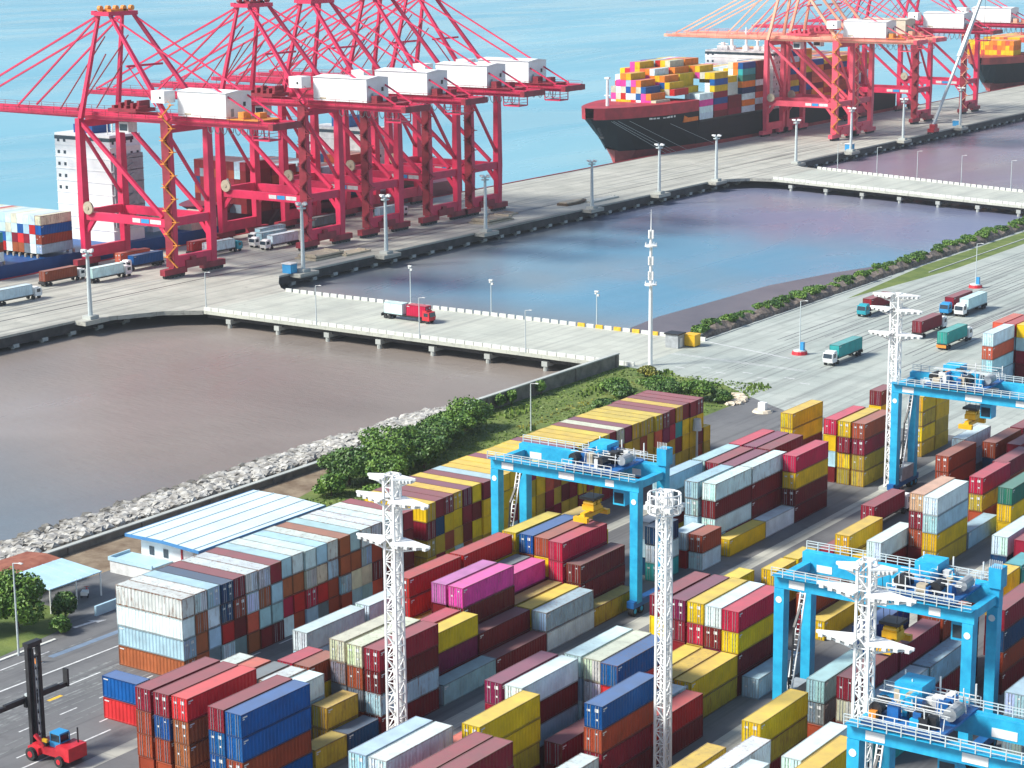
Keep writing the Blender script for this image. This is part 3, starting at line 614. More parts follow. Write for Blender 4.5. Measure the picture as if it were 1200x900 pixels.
TIER = {1: ['single'], 2: ['upper', 'lower'], 3: ['highest', 'middle', 'lowest'], 4: ['highest', 'second-highest', 'third-highest', 'lowest']}
def stack(xr, y, size, cols, phrase, group='containers stacked in the yard', z0=0.02):
    n = len(cols); L = 12.19 if size == 40 else 6.06
    for k, c in enumerate(cols):
        w = PAL[c][0]
        lab = '%s container %s' % (w, phrase) if n == 1 else '%s container, %s in the %s' % (w, TIER[n][k], phrase)
        container(c, xr-1.22+rnd.gauss(0, .03), y+L/2+rnd.gauss(0, .05), z0+(n-1-k)*TH, size, 0, lab, group)
A = {1: -152.6, 2: -155.4, 3: -158.3, 4: -161.2, 5: -164.0, 6: -166.9, 7: -169.75}
B = {0: -119.6, 1: -122.5, 2: -125.2, 3: -127.9, 4: -130.65, 5: -133.5, 6: -136.4}
Cc = {1: -94.0, 2: -96.75, 3: -99.3, 4: -102.3, 5: -105.5}
S = stack
# ---- block A, from the picture's lower left corner upwards
S(A[6], 166.9, 40, 'mooo', 'leftmost tall red stack at lower left')
S(A[5], 166.9, 40, 'mboo', 'second stack of tall reds at lower left')
S(A[4], 167.2, 40, 'snnn', 'salmon-topped stack at lower left')
S(A[2], 166.9, 40, 'mbbo', 'stack left of the big blue pair')
S(A[1], 166.8, 40, 'bbob', 'stack with the big blue pair at lower left')
S(A[7], 182.4, 20, 'vgo', 'short crumple-roofed stack behind the tall reds')
S(A[6], 182.4, 20, 'kog', 'short pinkish-roofed stack behind the tall reds')
S(A[5], 182.4, 20, 'Gog', 'short stack with a slate roof behind the tall reds')
S(A[4], 182.4, 20, 'vgo', 'short torn-roofed stack beside the slate roof')
S(A[3], 182.4, 20, 'wgv', 'short white stack right behind the big blue pair')
S(A[5], 189.0, 20, 'Rog', 'short red-roofed stack behind the torn white roofs')
S(A[4], 189.0, 20, 'oyo', 'short rust-topped stack left of the white tower')
S(A[2], 185.2, 20, 'YY', 'short yellow pair right of the white stack')
S(A[1], 179.5, 20, 'Y', 'lying alone at the foot of the big blue pair')
S(A[1], 185.7, 20, 'B', 'lying alone on the ground left of the white tower')
S(A[3], 192.6, 40, 'cGGo', 'cream-topped stack left of the white tower')
S(A[2], 192.3, 40, 'coGo', 'rusty cream stack left of the white tower')
S(A[1], 192.3, 40, 'mMgM', 'maroon stack right behind the left white tower')
S(A[7], 198.8, 40, 'wgG', 'pale stack beside the rusty ends of the left block')
S(A[7], 211.9, 40, 'wGg', 'grey-sided pale stack behind the left white tower')
S(A[6], 205.0, 40, 'y', 'nearly hidden behind the left white tower')
S(A[3], 205.0, 40, 'RMM', 'red-roofed stack right of the left white tower')
S(A[2], 204.9, 40, 'yuM', 'yellow-topped stack right of the left white tower')
S(A[1], 205.4, 40, 'g', 'standing alone below the yellow-topped stack')
S(A[4], 217.9, 40, 'qMMm', 'left stack of the pink pair')
S(A[3], 217.8, 40, 'pMMM', 'right stack of the pink pair')
S(A[6], 217.3, 40, 'rryM', 'left end-to-end long red stack')
S(A[6], 230.0, 40, 'ryym', 'right end-to-end long red stack')
S(A[5], 217.6, 40, 'yM', 'low stack hidden between red and pink ones')
S(A[2], 217.4, 40, 'MM', 'dark maroon pair in front of the pink containers')
S(A[1], 217.3, 40, 'M', 'lying at the lane edge in front of the dark maroon pair')
S(A[5], 230.2, 40, 'Gyo', 'slate-topped stack behind the single pink one')
S(A[4], 230.0, 40, 'pMM', 'pink-topped stack behind the pink pair')
S(A[3], 230.1, 40, 'YM', 'left of the two low yellow-topped stacks')
S(A[2], 229.9, 40, 'yY', 'right of the two low yellow-topped stacks')
S(A[1], 229.6, 40, 'gw', 'pale pair before the low yellow stacks')
S(A[6], 243.0, 40, 'yyMM', 'yellow-topped stack under the left blue gantry')
S(A[5], 243.2, 40, 'boMM', 'blue-topped stack under the left blue gantry')
S(A[4], 243.0, 40, 'oyMM', 'rust-topped stack under the left blue gantry')
S(A[3], 242.4, 40, 'RRRM', 'crimson stack under the left blue gantry')
S(A[2], 242.6, 40, 'MMM', 'dark maroon stack under the left blue gantry')
S(A[1], 241.4, 40, 'Y', 'lying at the foot of the left gantry leg')
S(A[7], 256.5, 40, 'YYY', 'dim yellow stack beyond the left gantry')
S(A[6], 256.5, 40, 'yY', 'low dim yellow pair beyond the left gantry')
S(A[3], 266.8, 20, 'GgB', 'slate stack behind the left gantry right leg')
S(A[2], 264.8, 20, 'Bwt', 'navy-topped stack behind the left gantry right leg')
S(A[2], 273.2, 20, 'wr', 'white and red pair behind the middle white mast')
S(A[2], 279.8, 20, 'w', 'lying behind the maroon and white short pair')
S(A[1], 273.4, 20, 'ow', 'short pair on the lane by the middle mast')
S(A[1], 282.2, 40, 'y', 'single one on the lane between white ones')
S(A[1], 294.6, 40, 'w', 'single one on the lane at the foot of the dark red wall')
S(A[3], 282.0, 40, 'gggG', 'left stack of the pale blue pair beyond the gantry')
S(A[2], 282.3, 40, 'wMwm', 'right stack of the pale blue pair beyond the gantry')
S(A[2], 294.7, 40, 'wMMm', 'white-topped dark red stack beyond the pale pair')
S(A[5], 281.4, 40, 'gGMY', 'long blue-roofed stack nearest the gantry machinery')
S(A[5], 294.2, 40, 'gmMM', 'second long blue-roofed stack behind the gantry machinery')
S(A[4], 293.9, 40, 'mmMM', 'left nearer purple-roofed stack')
S(A[3], 293.7, 40, 'uMMM', 'right nearer purple-roofed stack')
S(A[5], 306.8, 40, 'RMMM', 'crimson-roofed stack beyond the purple ones')
S(A[4], 306.8, 40, 'umMM', 'left farther purple-roofed stack')
S(A[3], 306.6, 40, 'muMM', 'right farther purple-roofed stack')
S(A[1], 304.8, 40, 'RyMM', 'crimson and yellow stack standing free on the lane')
S(A[6], 331.8, 40, 'yyMM', 'double yellow stack alone on the open apron')
S(A[3], 331.7, 40, 'RygM', 'crimson-topped stack at the left of the triple group')
S(A[2], 331.6, 40, 'ymyY', 'yellow-topped stack in the middle of the triple group')
S(A[1], 331.5, 40, 'omYY', 'rust-topped stack at the right of the triple group')
S(A[4], 357.0, 20, 'myMM', 'maroon stack just left of the far white tower')
S(A[1], 356.7, 20, 'yYyY', 'nearer all-yellow stack behind the far leg')
S(A[1], 363.2, 20, 'yyYY', 'farther all-yellow stack behind the far blue leg')
# ---- block B
S(B[5], 165.4, 40, 'gwgo', 'left of the two pale stacks at the bottom edge')
S(B[4], 165.4, 40, 'vgwM', 'right of the two pale stacks at the bottom edge')
S(B[2], 165.4, 40, 'mmoM', 'left of the two maroon stacks at the bottom edge')
S(B[1], 165.4, 40, 'mMoM', 'right of the two maroon stacks at the bottom edge')
S(B[4], 178.6, 40, 'kMo', 'pinkish-roofed stack behind the tall yellow one')
S(B[3], 178.7, 40, 'yyYM', 'tall all-yellow stack at the bottom middle')
S(B[0], 178.4, 40, 'wo', 'pale-roofed pair right of the bottom maroons')
S(B[5], 191.2, 40, 'umMM', 'purple-roofed stack behind the tall yellow one')
S(B[4], 191.3, 40, 'wMgM', 'white-topped stack behind the tall yellow one')
S(B[2], 191.4, 40, 'mM', 'low maroon pair left of the front blue stack')
S(B[0]-.1, 191.4, 40, 'bomM', 'front blue-topped stack left of the middle mast')
S(B[4], 204.2, 40, 'wgwG', 'white-roofed stack behind the dented one')
S(B[3], 204.1, 40, 'cvoM', 'cream-topped stack beside the rear blue one')
S(B[2], 203.7, 40, 'bsrM', 'rear blue-topped stack left of the middle mast')
S(B[1], 203.4, 40, 'wM', 'white-topped low pair behind the middle mast')
S(B[0], 202.6, 40, 'rM', 'red-topped low pair right of the middle mast')
S(B[3], 216.8, 40, 'yM', 'low yellow pair left behind the long one')
S(B[2], 216.8, 40, 'yo', 'low yellow one just left of the long yellow pair')
S(B[1], 216.9, 40, 'yY', 'long yellow pair right of the middle mast')
S(B[5], 229.3, 40, 'myMM', 'maroon over yellow stack behind the middle mast')
S(B[4], 229.5, 40, 'umMm', 'purple-roofed stack just right of the middle mast')
S(B[3], 229.5, 40, 'yRYM', 'yellow, crimson and yellow stack with its doors showing')
S(B[2], 229.5, 40, 'wMuM', 'white-topped stack between yellow and crimson ones')
S(B[1], 229.3, 40, 'RyMM', 'crimson over yellow stack at the middle gantry')
S(B[0], 229.6, 40, 'g', 'lying at the foot of the middle gantry left leg')
S(B[5], 242.1, 40, 'yYM', 'yellow stack behind the purple-roofed one')
S(B[1], 254.8, 40, 'y', 'lying between the left legs of the middle gantry')
S(B[4], 255.6, 20, 'yyM', 'near short yellow stack left of the middle gantry')
S(B[4], 262.4, 20, 'yYM', 'far short yellow stack left of the middle gantry')
S(B[2], 256.0, 40, 'om', 'rust-topped low pair seen under the middle gantry')
S(B[6], 286.2, 40, 'm', 'half hidden left of the yellow one on the lane')
S(B[5], 285.6, 40, 'yY', 'yellow pair standing free above the middle gantry')
S(B[4], 285.8, 40, 'y', 'low one between the yellow pair and the white pair')
S(B[3], 284.9, 40, 'wM', 'white-topped pair standing free above the middle gantry')
S(B[1], 293.5, 40, 'wgyY', 'tall white over yellow stack at upper right')
S(B[2], 294.4, 40, 'amoM', 'tan-topped stack right behind the tall white over yellow one')
S(B[1], 306.4, 40, 'g', 'lying behind the tall white over yellow stack')
S(B[2], 318.6, 40, 'RYo', 'crimson over yellow stack left of the green one')
S(B[0]+.8, 315.0, 40, 'Tyy', 'green-topped stack at the right edge')
S(B[5]-2, 328.8, 40, 'ooM', 'rust pair below the far gantry')
S(B[6]-1.6, 341.4, 40, 'wgG', 'rounded white-roofed stack below the far gantry')
S(B[4]-1.7, 342.0, 40, 'oBM', 'rust over navy stack below the far gantry')
S(B[4]-1.7, 354.8, 40, 'mMM', 'maroon stack farthest right below the far gantry')
S(B[2]-.6, 330.0, 40, 'moM', 'maroon stack cut by the right edge')
S(B[3]-.4, 342.9, 40, 'mMo', 'maroon stack behind the one cut by the right edge')
# ---- block C
S(Cc[5], 182.8, 40, 'yYo', 'yellow stack cut by the bottom edge')
S(Cc[4], 187.4, 40, 'voM', 'torn white-roofed stack at the bottom edge')
S(Cc[3], 181.4, 40, 'wmo', 'white stack with closed doors at the bottom edge')
S(Cc[2], 196.0, 40, 'wgo', 'long white-roofed stack before the front gantry')
S(Cc[1], 193.0, 40, 'yYM', 'yellow-topped stack touching the front gantry')
S(Cc[2], 180.8, 40, 'mo', 'maroon pair cut by the bottom edge')
S(Cc[5], 203.1, 40, 'yYM', 'big yellow stack left of the middle gantry')
S(Cc[5]+.1, 219.5, 40, 'gGo', 'grey stack behind the big yellow one')
S(Cc[3], 215.2, 40, 'mcMo', 'near end-to-end maroon stack under the gantry')
S(Cc[3], 227.9, 40, 'mMgM', 'far end-to-end maroon stack under the gantry')
S(Cc[5], 232.4, 40, 'bbcM', 'blue stack behind the right white mast')
S(Cc[2], 218.5, 40, 'wMt', 'pale long stack beside the maroons')
S(Cc[2], 231.2, 40, 'gmM', 'second pale long stack beside the maroons')
S(Cc[3], 241.0, 40, 'oMMM', 'rust brown stack behind the yellow spreader')
S(Cc[4], 245.4, 40, 'ooMM', 'rust stack behind the middle gantry beam')
S(Cc[1], 248.6, 40, 'mBoM', 'maroon over navy stack right of the gantry leg')
S(Cc[1], 261.5, 20, 'yyoM', 'yellow stack right behind the gantry leg')
S(Cc[3], 261.5, 20, 'yYMM', 'yellow stack behind the gantry machinery')
S(Cc[3], 268.1, 20, 'tBMM', 'teal-topped stack behind the gantry machinery')
S(Cc[5]-.3, 279.6, 40, 'wBoM', 'white-roofed stack cut by the right edge')
S(Cc[4], 279.4, 40, 'mogM', 'second maroon stack cut by the right edge')
S(-80.8, 221, 40, 'gGGG', 'near pale stack behind the right gantry legs')
S(-80.8, 234, 40, 'gooM', 'far pale stack behind the right gantry legs')
# ---- across the road, upper right
S(-164.4, 420.6, 40, 'wkgg', 'white over red stack beyond the road')
S(-164.4, 433.2, 40, 'rgmg', 'red-roofed stack behind the white over red one')
S(-167.2, 433.2, 40, 'kMgM', 'red-topped stack at the far right beyond the road')
S(-161.6, 433.2, 40, 'ygmM', 'yellow-topped stack beyond the road')
# ---- the short pair at the lower left
for k, c in enumerate('bs'):
    container(c, -183.75, 179.65, .02+(1-k)*TH, 20, 1, '%s short container, %s of the crosswise pair at lower left' % (PAL[c][0], ['upper', 'lower'][k]), 'containers stacked in the yard')
# ---- the long block of containers set crosswise: rusty ends on the left, yellow ends beyond
T1 = 'vvgBmvvmgvwgvngvvwvm'; T2 = 'wnwBowngnnccgnngocMMM'[:20]; T3 = 'gngrMkggRrRrogccMMGM'; T4 = 'nnGwGnMMwogGooggkGoM'
U1 = 'ymmyuymgyyyuyyyyuyyyymcuyyyymmymm'; U1 = (U1+'mm')[:34]
def wmix(n, seed, ch='yyyyYYYmMuok'):
    q = random.Random(seed); return ''.join(q.choice(ch) for _ in range(n))
U2 = 'mByymMyY'+wmix(20, 2)+'uRtyyy'; U3 = 'YYoYMyym'+wmix(26, 3, 'yyyyyYYYYmM'); U4 = wmix(34, 4, 'yYYYmMgo')
for y0, tiers, nm, grp in ((193.62, (T1, T2, T3, T4), 'crosswise rusty block', 'crosswise containers of the rusty block'), (247.85, (U1, U2, U3, U4), 'crosswise yellow block', 'crosswise containers of the yellow block')):
    for k in range(len(tiers[0])):
        jx = rnd.gauss(0, .12)
        for t in range(4):
            c = tiers[t][k]
            container(c, -193.1+jx+rnd.gauss(0, .05), y0+1.22+k*2.56, .02+(3-t)*TH, 40, 1 if random.Random(k*5+t*37+int(y0)).random() < .5 else 3,
                      '%s container, %s tier, %s column of the %s' % (PAL[c][0], ['top', 'second', 'third', 'bottom'][t], ORD[k], nm), grp)
for k, c in enumerate('yY'):
    container(c, -193.1, 336.3, .02+(1-k)*TH, 40, 1, '%s container, %s of the low pair ending the crosswise yellow block' % (PAL[c][0], ['upper', 'lower'][k]), 'crosswise containers of the yellow block')

# ================================================================== ship-to-shore cranes
def sts_crane(x, y, label, main, dark, stairs, house='white', boom=-98, top=None, group='ship-to-shore cranes on the quay'):
    e = empty('ship_crane', (x, y, 0), label, 'crane', group); W = 16.2; SX = -34.7; top = top or main; HX = 3.5 if y > 440 else 1.0
    def P(mb, n, m): return mb.build(n, m, e)
    for (lx, ly) in ((0, 0), (0, W), (SX, 0), (SX, W)):
        mb = MB(); mb.beam((lx, ly, 2.6), (lx, ly, 15), 1.7, 2.2, 2.1, 2.6); mb.beam((lx, ly, 15), (lx, ly, 43.6), 2.2, 2.6, 1.7, 2.0); P(mb, 'leg', main)
        b = MB(); b.box(lx-.95, lx+.95, ly-4.6, ly+4.6, 1.0, 2.7)
        bo = P(b, 'bogie', dark)
        for k in range(6):
            w = MB(); yy = ly-3.6+k*1.44; w.cyl((lx-.45, yy, .62), (lx+.45, yy, .62), .6, n=10); w.build('wheel', M['black'], bo)
    for lx in (0, SX):
        mb = MB(); mb.box(lx-.75, lx+.75, .9, W-.9, 2.75, 6.0); P(mb, 'sill_beam', main)
        mb = MB(); mb.box(lx-.7, lx+.7, 1.0, W-1.0, 14.6, 17.0); P(mb, 'tie_beam', main)
        mb = MB(); mb.box(lx-.7, lx+.7, .8, W-.8, 41.0, 43.0); P(mb, 'tie_beam', main)
        mb = MB(); mb.beam((lx, 1.0, 39.6), (lx, W-1.2, 20.6), .8); P(mb, 'brace', main)
    for ly in (0, W):
        mb = MB(); mb.box(SX+1.0, -1.0, ly-.75, ly+.75, 14.2, 16.6)
        mb.beam((SX+.8, ly, 10.5), (SX+4.2, ly, 14.6), 1.0, 1.3); mb.beam((-.8, ly, 10.5), (-4.2, ly, 14.6), 1.0, 1.3)
        P(mb, 'portal_beam', main)
        mb = MB(); mb.beam((SX+.8, ly, 42.3), (-3.2, ly, 17.0), 1.05); P(mb, 'brace', main)
    # girders and boom
    for ly in (4.2, 12.0):
        mb = MB(); mb.box(SX-1.5, 37, ly-.6, ly+.6, 43.1, 45.2); P(mb, 'girder', top)
        mb = MB(); mb.beam((boom, ly, 44.3), (SX-1.6, ly, 44.2), .95, 1.3, 1.1, 1.9); P(mb, 'boom', top)
    mb = MB()
    for k in range(13): xx = boom+1+k*5; mb.box(xx-.3, xx+.3, 4.7, 11.5, 43.6, 44.5)
    for k in range(8): xx = SX+4+k*9; mb.box(xx-.35, xx+.35, 4.85, 11.4, 43.3, 44.6)
    mb.box(35.5, 37.2, 2.0, 14.0, 43.2, 45.0); P(mb, 'cross_beam', dark)
    mb = MB()
    for ly in (3.0, 13.2):
        for zz in (45.4, 46.1): mb.beam((boom+2, ly, zz), (36, ly, zz), .09)
        for k in range(26): xx = boom+2+k*5.3; mb.beam((xx, ly, 44.2), (xx, ly, 46.1), .10)
    mb.box(boom+2, 36, 2.7, 3.3, 44.15, 44.3); mb.box(boom+2, 36, 12.9, 13.5, 44.15, 44.3)
    P(mb, 'walkway', dark)
    # A-frame
    AX, AZ = -26.0, 73.0
    for s, ly, ay in ((0, .6, 3.4), (1, W-.6, W-3.4)):
        mb = MB(); mb.beam((SX, ly, 43.4), (AX-2.2, ay, AZ), 1.25, 1.25, .85, .85); P(mb, 'apex_leg', top)
        mb = MB(); mb.beam((0, ly, 44.6), (AX+2.4, ay, AZ), 1.2, 1.2, .9, .9); P(mb, 'apex_strut', top)
        for bx, wd in ((boom+6, .52), (boom+33, .48)):
            mb = MB(); mb.beam((AX-1.5, ay, AZ+.3), (bx, 4.2 if s == 0 else 12.0, 45.4), wd); P(mb, 'forestay', top)
        mb = MB(); mb.beam((AX+1.5, ay, AZ+.2), (32, 4.2 if s == 0 else 12.0, 45.4), .42); P(mb, 'backstay', main)
        mb = MB(); mb.beam((AX-.5, ay+.4, AZ-6), (SX-12, 4.2 if s == 0 else 12.0, 45.4), .28); mb.beam((AX-.5, ay+.4, AZ-11), (SX-5, 4.2 if s == 0 else 12.0, 45.4), .28); P(mb, 'cable', dark)
    mb = MB(); mb.box(AX-3, AX+3, 2.2, W-2.2, AZ-.2, AZ+1.0); mb.box(AX-4.4, AX-3, 2.6, 3.8, AZ, AZ+1.2); P(mb, 'apex_beam', top)
    mb = MB()
    for k in range(5): mb.cyl((AX-1.6+k*.9, 3+k*2.2, AZ+1.9), (AX-.5+k*.9, 3+k*2.2, AZ+1.9), .8, n=10)
    mb.box(AX-2, AX+2.2, 4, 11, AZ+1.0, AZ+1.6); P(mb, 'sheave', stairs)
    mb = MB(); mb.beam((SX*.45, .8, 59), (SX*.45, W-.8, 59), .6); mb.beam((SX*.45, 1.5, 59), (-6, 2, 48), .3); P(mb, 'cross_tie', main)
    # machinery house
    mb = MB(); mb.box(1.5, 18.5+HX, 3.0, 13.6, 45.6, 52.6); mb.quadset([(1.2, 2.7, 52.6), (18.8+HX, 2.7, 52.6), (18.8+HX, 13.9, 52.6), (1.2, 13.9, 52.6), (1.2, 8.3, 53.2), (18.8+HX, 8.3, 53.2)], [(0, 1, 5, 4), (1, 2, 5), (2, 3, 4, 5), (3, 0, 4)])
    hs = P(mb, 'machinery_house', M[house])
    d = MB(); d.box(18.5+HX, 18.56+HX, 5, 6.2, 46, 48.2); d.build('door', M['grey'], hs)
    d = MB(); d.box(18.5+HX, 18.56+HX, 10.2, 11.2, 48.6, 49.8); d.build('vent', M['black'], hs)
    d = MB(); d.box(4, 6.4, 2.94, 3.0, 46.1, 46.6); d.build('sign', M['tan'], hs)
    mb = MB(); mb.box(18.6+HX, 31, 3, 13.2, 45.3, 45.6); mb.box(23, 25, 4, 7, 45.6, 47.6); mb.box(25.5, 27.4, 8, 11, 45.6, 47.2); P(mb, 'rear_platform', stairs)
    mb = MB(); mb.box(-4.6, 0.4, -1.2, 3.2, 49.4, 52.8); lh = P(mb, 'lift_house', M['white'])
    mb = MB(); mb.cyl((-1.2, -1.26, 50.9), (-1.2, -1.2, 50.9), .4, n=8); mb.build('vent', M['black'], lh)
    # trolley, cab
    mb = MB(); mb.box(-27, -16, 4.0, 12.2, 45.6, 46.6)
    for k in range(7): xx = -26+k*1.6; mb.box(xx, xx+1.0, 4.6+(k % 3), 8.4+(k % 2)*2.6, 46.6, 47.4+(k % 3)*.7)
    P(mb, 'trolley', dark)
    mb = MB(); mb.box(-24.5, -20.8, 5.6, 9.2, 39.6, 42.6); cb_ = P(mb, 'operator_cab', M['white2'])
    mb = MB(); mb.box(-24.54, -24.5, 5.8, 9.0, 40.1, 42.2); mb.box(-24.2, -21.2, 5.56, 5.6, 40.1, 42.0); mb.build('window', M['glass'], cb_)
    mb = MB(); mb.box(27, 33, 5.2, 10, 39.8, 40.2)
    for (a, b) in ((27, 5.2), (33, 5.2), (27, 10), (33, 10)): mb.beam((a, b, 40), (a, b, 43.2), .25)
    for zz in (41, 42): mb.beam((27, 5.2, zz), (33, 5.2, zz), .14); mb.beam((33, 5.2, zz), (33, 10, zz), .14)
    P(mb, 'service_cage', main)
    mb = MB()
    for k in range(9):
        x0 = 3+k*2.6; pts = [(x0, 13.0, 43), (x0+.5, 13.0, 40.6), (x0+1.3, 13.0, 39.9), (x0+2.1, 13.0, 40.6), (x0+2.6, 13.0, 43)]
        for a, b in zip(pts, pts[1:]): mb.beam(a, b, .16)
    P(mb, 'festoon', M['grey'])
    # stairs round the landside leg
    mb = MB(); z = 3.0; k = 0
    while z < 47:
        a, b = ((-.2, -1.9), (2.2, -.6)) if k % 2 else ((2.2, -.6), (-.2, -1.9))
        mb.beam((a[0], a[1], z), (b[0], b[1], z+3.1), .8, .35); mb.box(b[0]-.8, b[0]+.8, b[1]-.7, b[1]+.7, z+3.0, z+3.2); mb.beam((b[0]+.7, b[1]-.6, z+3.2), (b[0]-.7, b[1]-.6, z+4.2), .12)
        z += 3.3; k += 1
    P(mb, 'stair', stairs)
    mb = MB(); mb.box(-1.5, 1.4, -1.3, -.98, 3, 44); P(mb, 'stair_shaft', dark)
    mb = MB(); mb.cyl((SX+3, -1.5, 17.8), (SX+3, -.9, 17.8), 1.9, n=16); mb.cyl((SX+3, -1.7, 17.8), (SX+3, -.8, 17.8), .5, n=8); P(mb, 'cable_reel', M['tan'])
    mb = MB(); mb.cur = 0; mb.box(-14.5, -11.5, -.80, -.76, 14.9, 16.1); mb.box(-7.6, -3.4, -.80, -.76, 14.9, 16.1); mb.cur = 1; mb.box(-11.2, -8, -.80, -.76, 14.9, 16.1)
    P(mb, 'sign_board', [M['white2'], M['cabblue']])
    mb = MB(); mb.box(.76, 1.3, 4, 12.4, 2.2, 4.4); mb.box(.80, 1.5, 6, 8, 4.4, 5.4); P(mb, 'electrical_box', dark)
    return e
sts = [(431.0, 'red ship crane nearest the camera, with orange stair landings on its leg', 'orange'), (490.3, 'second red ship crane from the left', 'sts_dark'), (520.5, 'third red ship crane from the left, in the middle of the red row', 'sts_dark'),
       (552.6, 'fourth red ship crane from the left, second to last of the red row', 'sts_dark'), (576.6, 'red ship crane at the right end of the near row, by open water', 'sts_dark')]
for y, lb, st in sts: sts_crane(-413.3, y, lb, M['sts'], M['sts_dark'], M[st])
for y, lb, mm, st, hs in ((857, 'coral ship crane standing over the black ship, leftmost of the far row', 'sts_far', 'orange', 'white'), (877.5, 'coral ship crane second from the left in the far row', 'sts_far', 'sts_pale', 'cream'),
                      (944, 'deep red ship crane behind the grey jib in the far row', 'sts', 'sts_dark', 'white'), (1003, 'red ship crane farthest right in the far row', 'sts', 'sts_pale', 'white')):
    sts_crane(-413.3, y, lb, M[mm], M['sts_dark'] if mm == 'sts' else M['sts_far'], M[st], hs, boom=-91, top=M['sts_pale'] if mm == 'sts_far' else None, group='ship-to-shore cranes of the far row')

# ================================================================== yard gantry cranes
def rtg(x, y, label, span=24.6, mach=(13, 22), spreader=None, spz=12.5, tall=False):
    e = empty('yard_gantry', (x, y, 0), label, 'gantry crane', 'blue yard gantry cranes'); D = 7.6; ZT = 20.3; bl = M['rtg']
    def P(mb, n, m, p=None): return mb.build(n, m, p or e)
    for lx in (0, span):
        for ly in (0, D):
            mb = MB(); mb.beam((lx, ly, 1.9), (lx, ly, ZT-1.7), 1.25, 1.45, 1.35, 1.5); lg = P(mb, 'leg', bl)
            mb = MB(); mb.cyl((lx, ly-.80, ZT-3.1), (lx, ly-.72, ZT-3.1), .42, n=12); P(mb, 'lamp_disc', M['white'], lg)
        mb = MB(); mb.box(lx-.6, lx+.6, -1.6, D+1.6, 1.3, 2.3); P(mb, 'sill_beam', M['rtg_dark'])
        for ly in (-.9, .9, D-.9, D+.9):
            mb = MB(); mb.cyl((lx-.42, ly, .78), (lx+.42, ly, .78), .76, n=14); w = P(mb, 'wheel', M['rubber'])
            mb = MB(); mb.cyl((lx-.45, ly, .78), (lx+.45, ly, .78), .36, n=10); P(mb, 'rim', M['rtg'], w)
        mb = MB(); mb.box(lx-.5, lx+.5, .8, D-.8, ZT-1.3, ZT-.2); P(mb, 'end_tie', bl)
    for gi, ly in enumerate((0, D)):
        hh = 1.7 if gi == 0 else (2.6 if tall else 2.2)
        mb = MB(); mb.box(-.75, span+.75, ly-.62, ly+.62, ZT-1.65, ZT-1.65+hh); g_ = P(mb, 'girder', bl)
        for a, b in ((1.3, 3.4), (span*.47, span*.58), (span*.8, span*.86)): pl = MB(); pl.box(a, b, ly-.66, ly-.622, ZT-1.4, ZT-.45); P(pl, 'white_panel', M['white'], g_)
        zt = ZT-1.65+hh; rl = MB(); yy = ly-1.5 if gi == 0 else ly+.5
        for z_ in (.45, .85, 1.15): rl.beam((-.7, yy, zt+z_), (span+.7, yy, zt+z_), .085)
        k = 0
        while k*1.55 < span+1.2: rl.beam((-.7+k*1.55, yy, zt), (-.7+k*1.55, yy, zt+1.15), .11); k += 1
        P(rl, 'railing', M['pole'])
        wk = MB(); wk.box(-.7, span+.7, min(yy, ly), max(yy, ly), zt-.02 if gi else zt+.0, zt+.07); P(wk, 'walkway', M['rtg'])
    # ladder and engine house between the left legs
    mb = MB(); mb.beam((0.1, 1.2, 2.4), (0.1, 5.6, 18.6), .16); mb.beam((.75, 1.2, 2.4), (.75, 5.6, 18.6), .16)
    for k in range(26): t = (k+.5)/26; mb.beam((.1, 1.2+4.4*t, 2.4+16.2*t), (.75, 1.2+4.4*t, 2.4+16.2*t), .09)
    P(mb, 'ladder', M['white'])
    mb = MB(); mb.box(-.9, .9, 1.4, 6.2, 2.35, 4.7); eh = P(mb, 'engine_house', M['grey'])
    mb = MB(); mb.box(-.95, -.9, 2, 5.6, 2.8, 4.2); mb.cyl((.2, 2, 4.7), (.2, 2, 6.2), .16, n=8); P(mb, 'grille', M['black'], eh)
    mb = MB(); mb.beam((.3, 6.9, 17.8), (.3, 3.0, 12.5), .3); mb.beam((.3, 3.0, 12.5), (.3, 2.2, 5), .22); P(mb, 'cable_loop', M['black'])
    # trolley and machinery
    a, b = mach; q = random.Random(int(x*3+y)); z0 = ZT+.75
    mb = MB(); mb.box(a, b, -1.3, D+1.4, z0-.3, z0); tl = P(mb, 'trolley', M['rtg_dark'])
    for k in range(4):
        xx = a+.9+k*(b-a-1.6)/3; mb = MB(); mb.cyl((xx, .2+k % 2*2.4, z0+.95), (xx, 2.6+k % 2*2.4, z0+.95), .72, n=12); P(mb, 'winch_drum', [M['black'], M['rtg'], M['black'], M['grey']][k], tl)
    for k in range(22):
        xx = q.uniform(a+.2, b-1.6); yy = q.uniform(-1, D-.8); h = q.uniform(.7, 1.9); mb = MB(); mb.box(xx, xx+q.uniform(.4, 1.3), yy, yy+q.uniform(.5, 1.5), z0+k*.004, z0+h); P(mb, 'motor_box', [M['rtg'], M['rtg_dark'], M['white2'], M['rtg'], M['tan'], M['black'], M['rtg'], M['white2'], M['rtg_dark'], M['orange'], M['black'], M['rtg_dark'], M['tan']][k % 13], tl)
    for yy in (-1.25, D+1.35):
        mb = MB()
        for z_ in (.5, 1.0): mb.beam((a, yy, z0+z_), (b, yy, z0+z_), .08)
        for k in range(8): xx = a+(b-a)*k/7; mb.beam((xx, yy, z0), (xx, yy, z0+1.0), .1)
        P(mb, 'railing', M['white2'], tl)
    for k in range(3): mb = MB(); mb.beam((a+.4+k*(b-a-.8)/2, D+1, z0), (a+.4+k*(b-a-.8)/2, D+1, z0+2.4), .16); P(mb, 'post', M['white2'], tl)
    mb = MB(); mb.box(a+.6, a+3.6, D-2.2, D+1.2, z0+.01, z0+2.1); eb = P(mb, 'electrical_cabin', M['rtg'], tl)
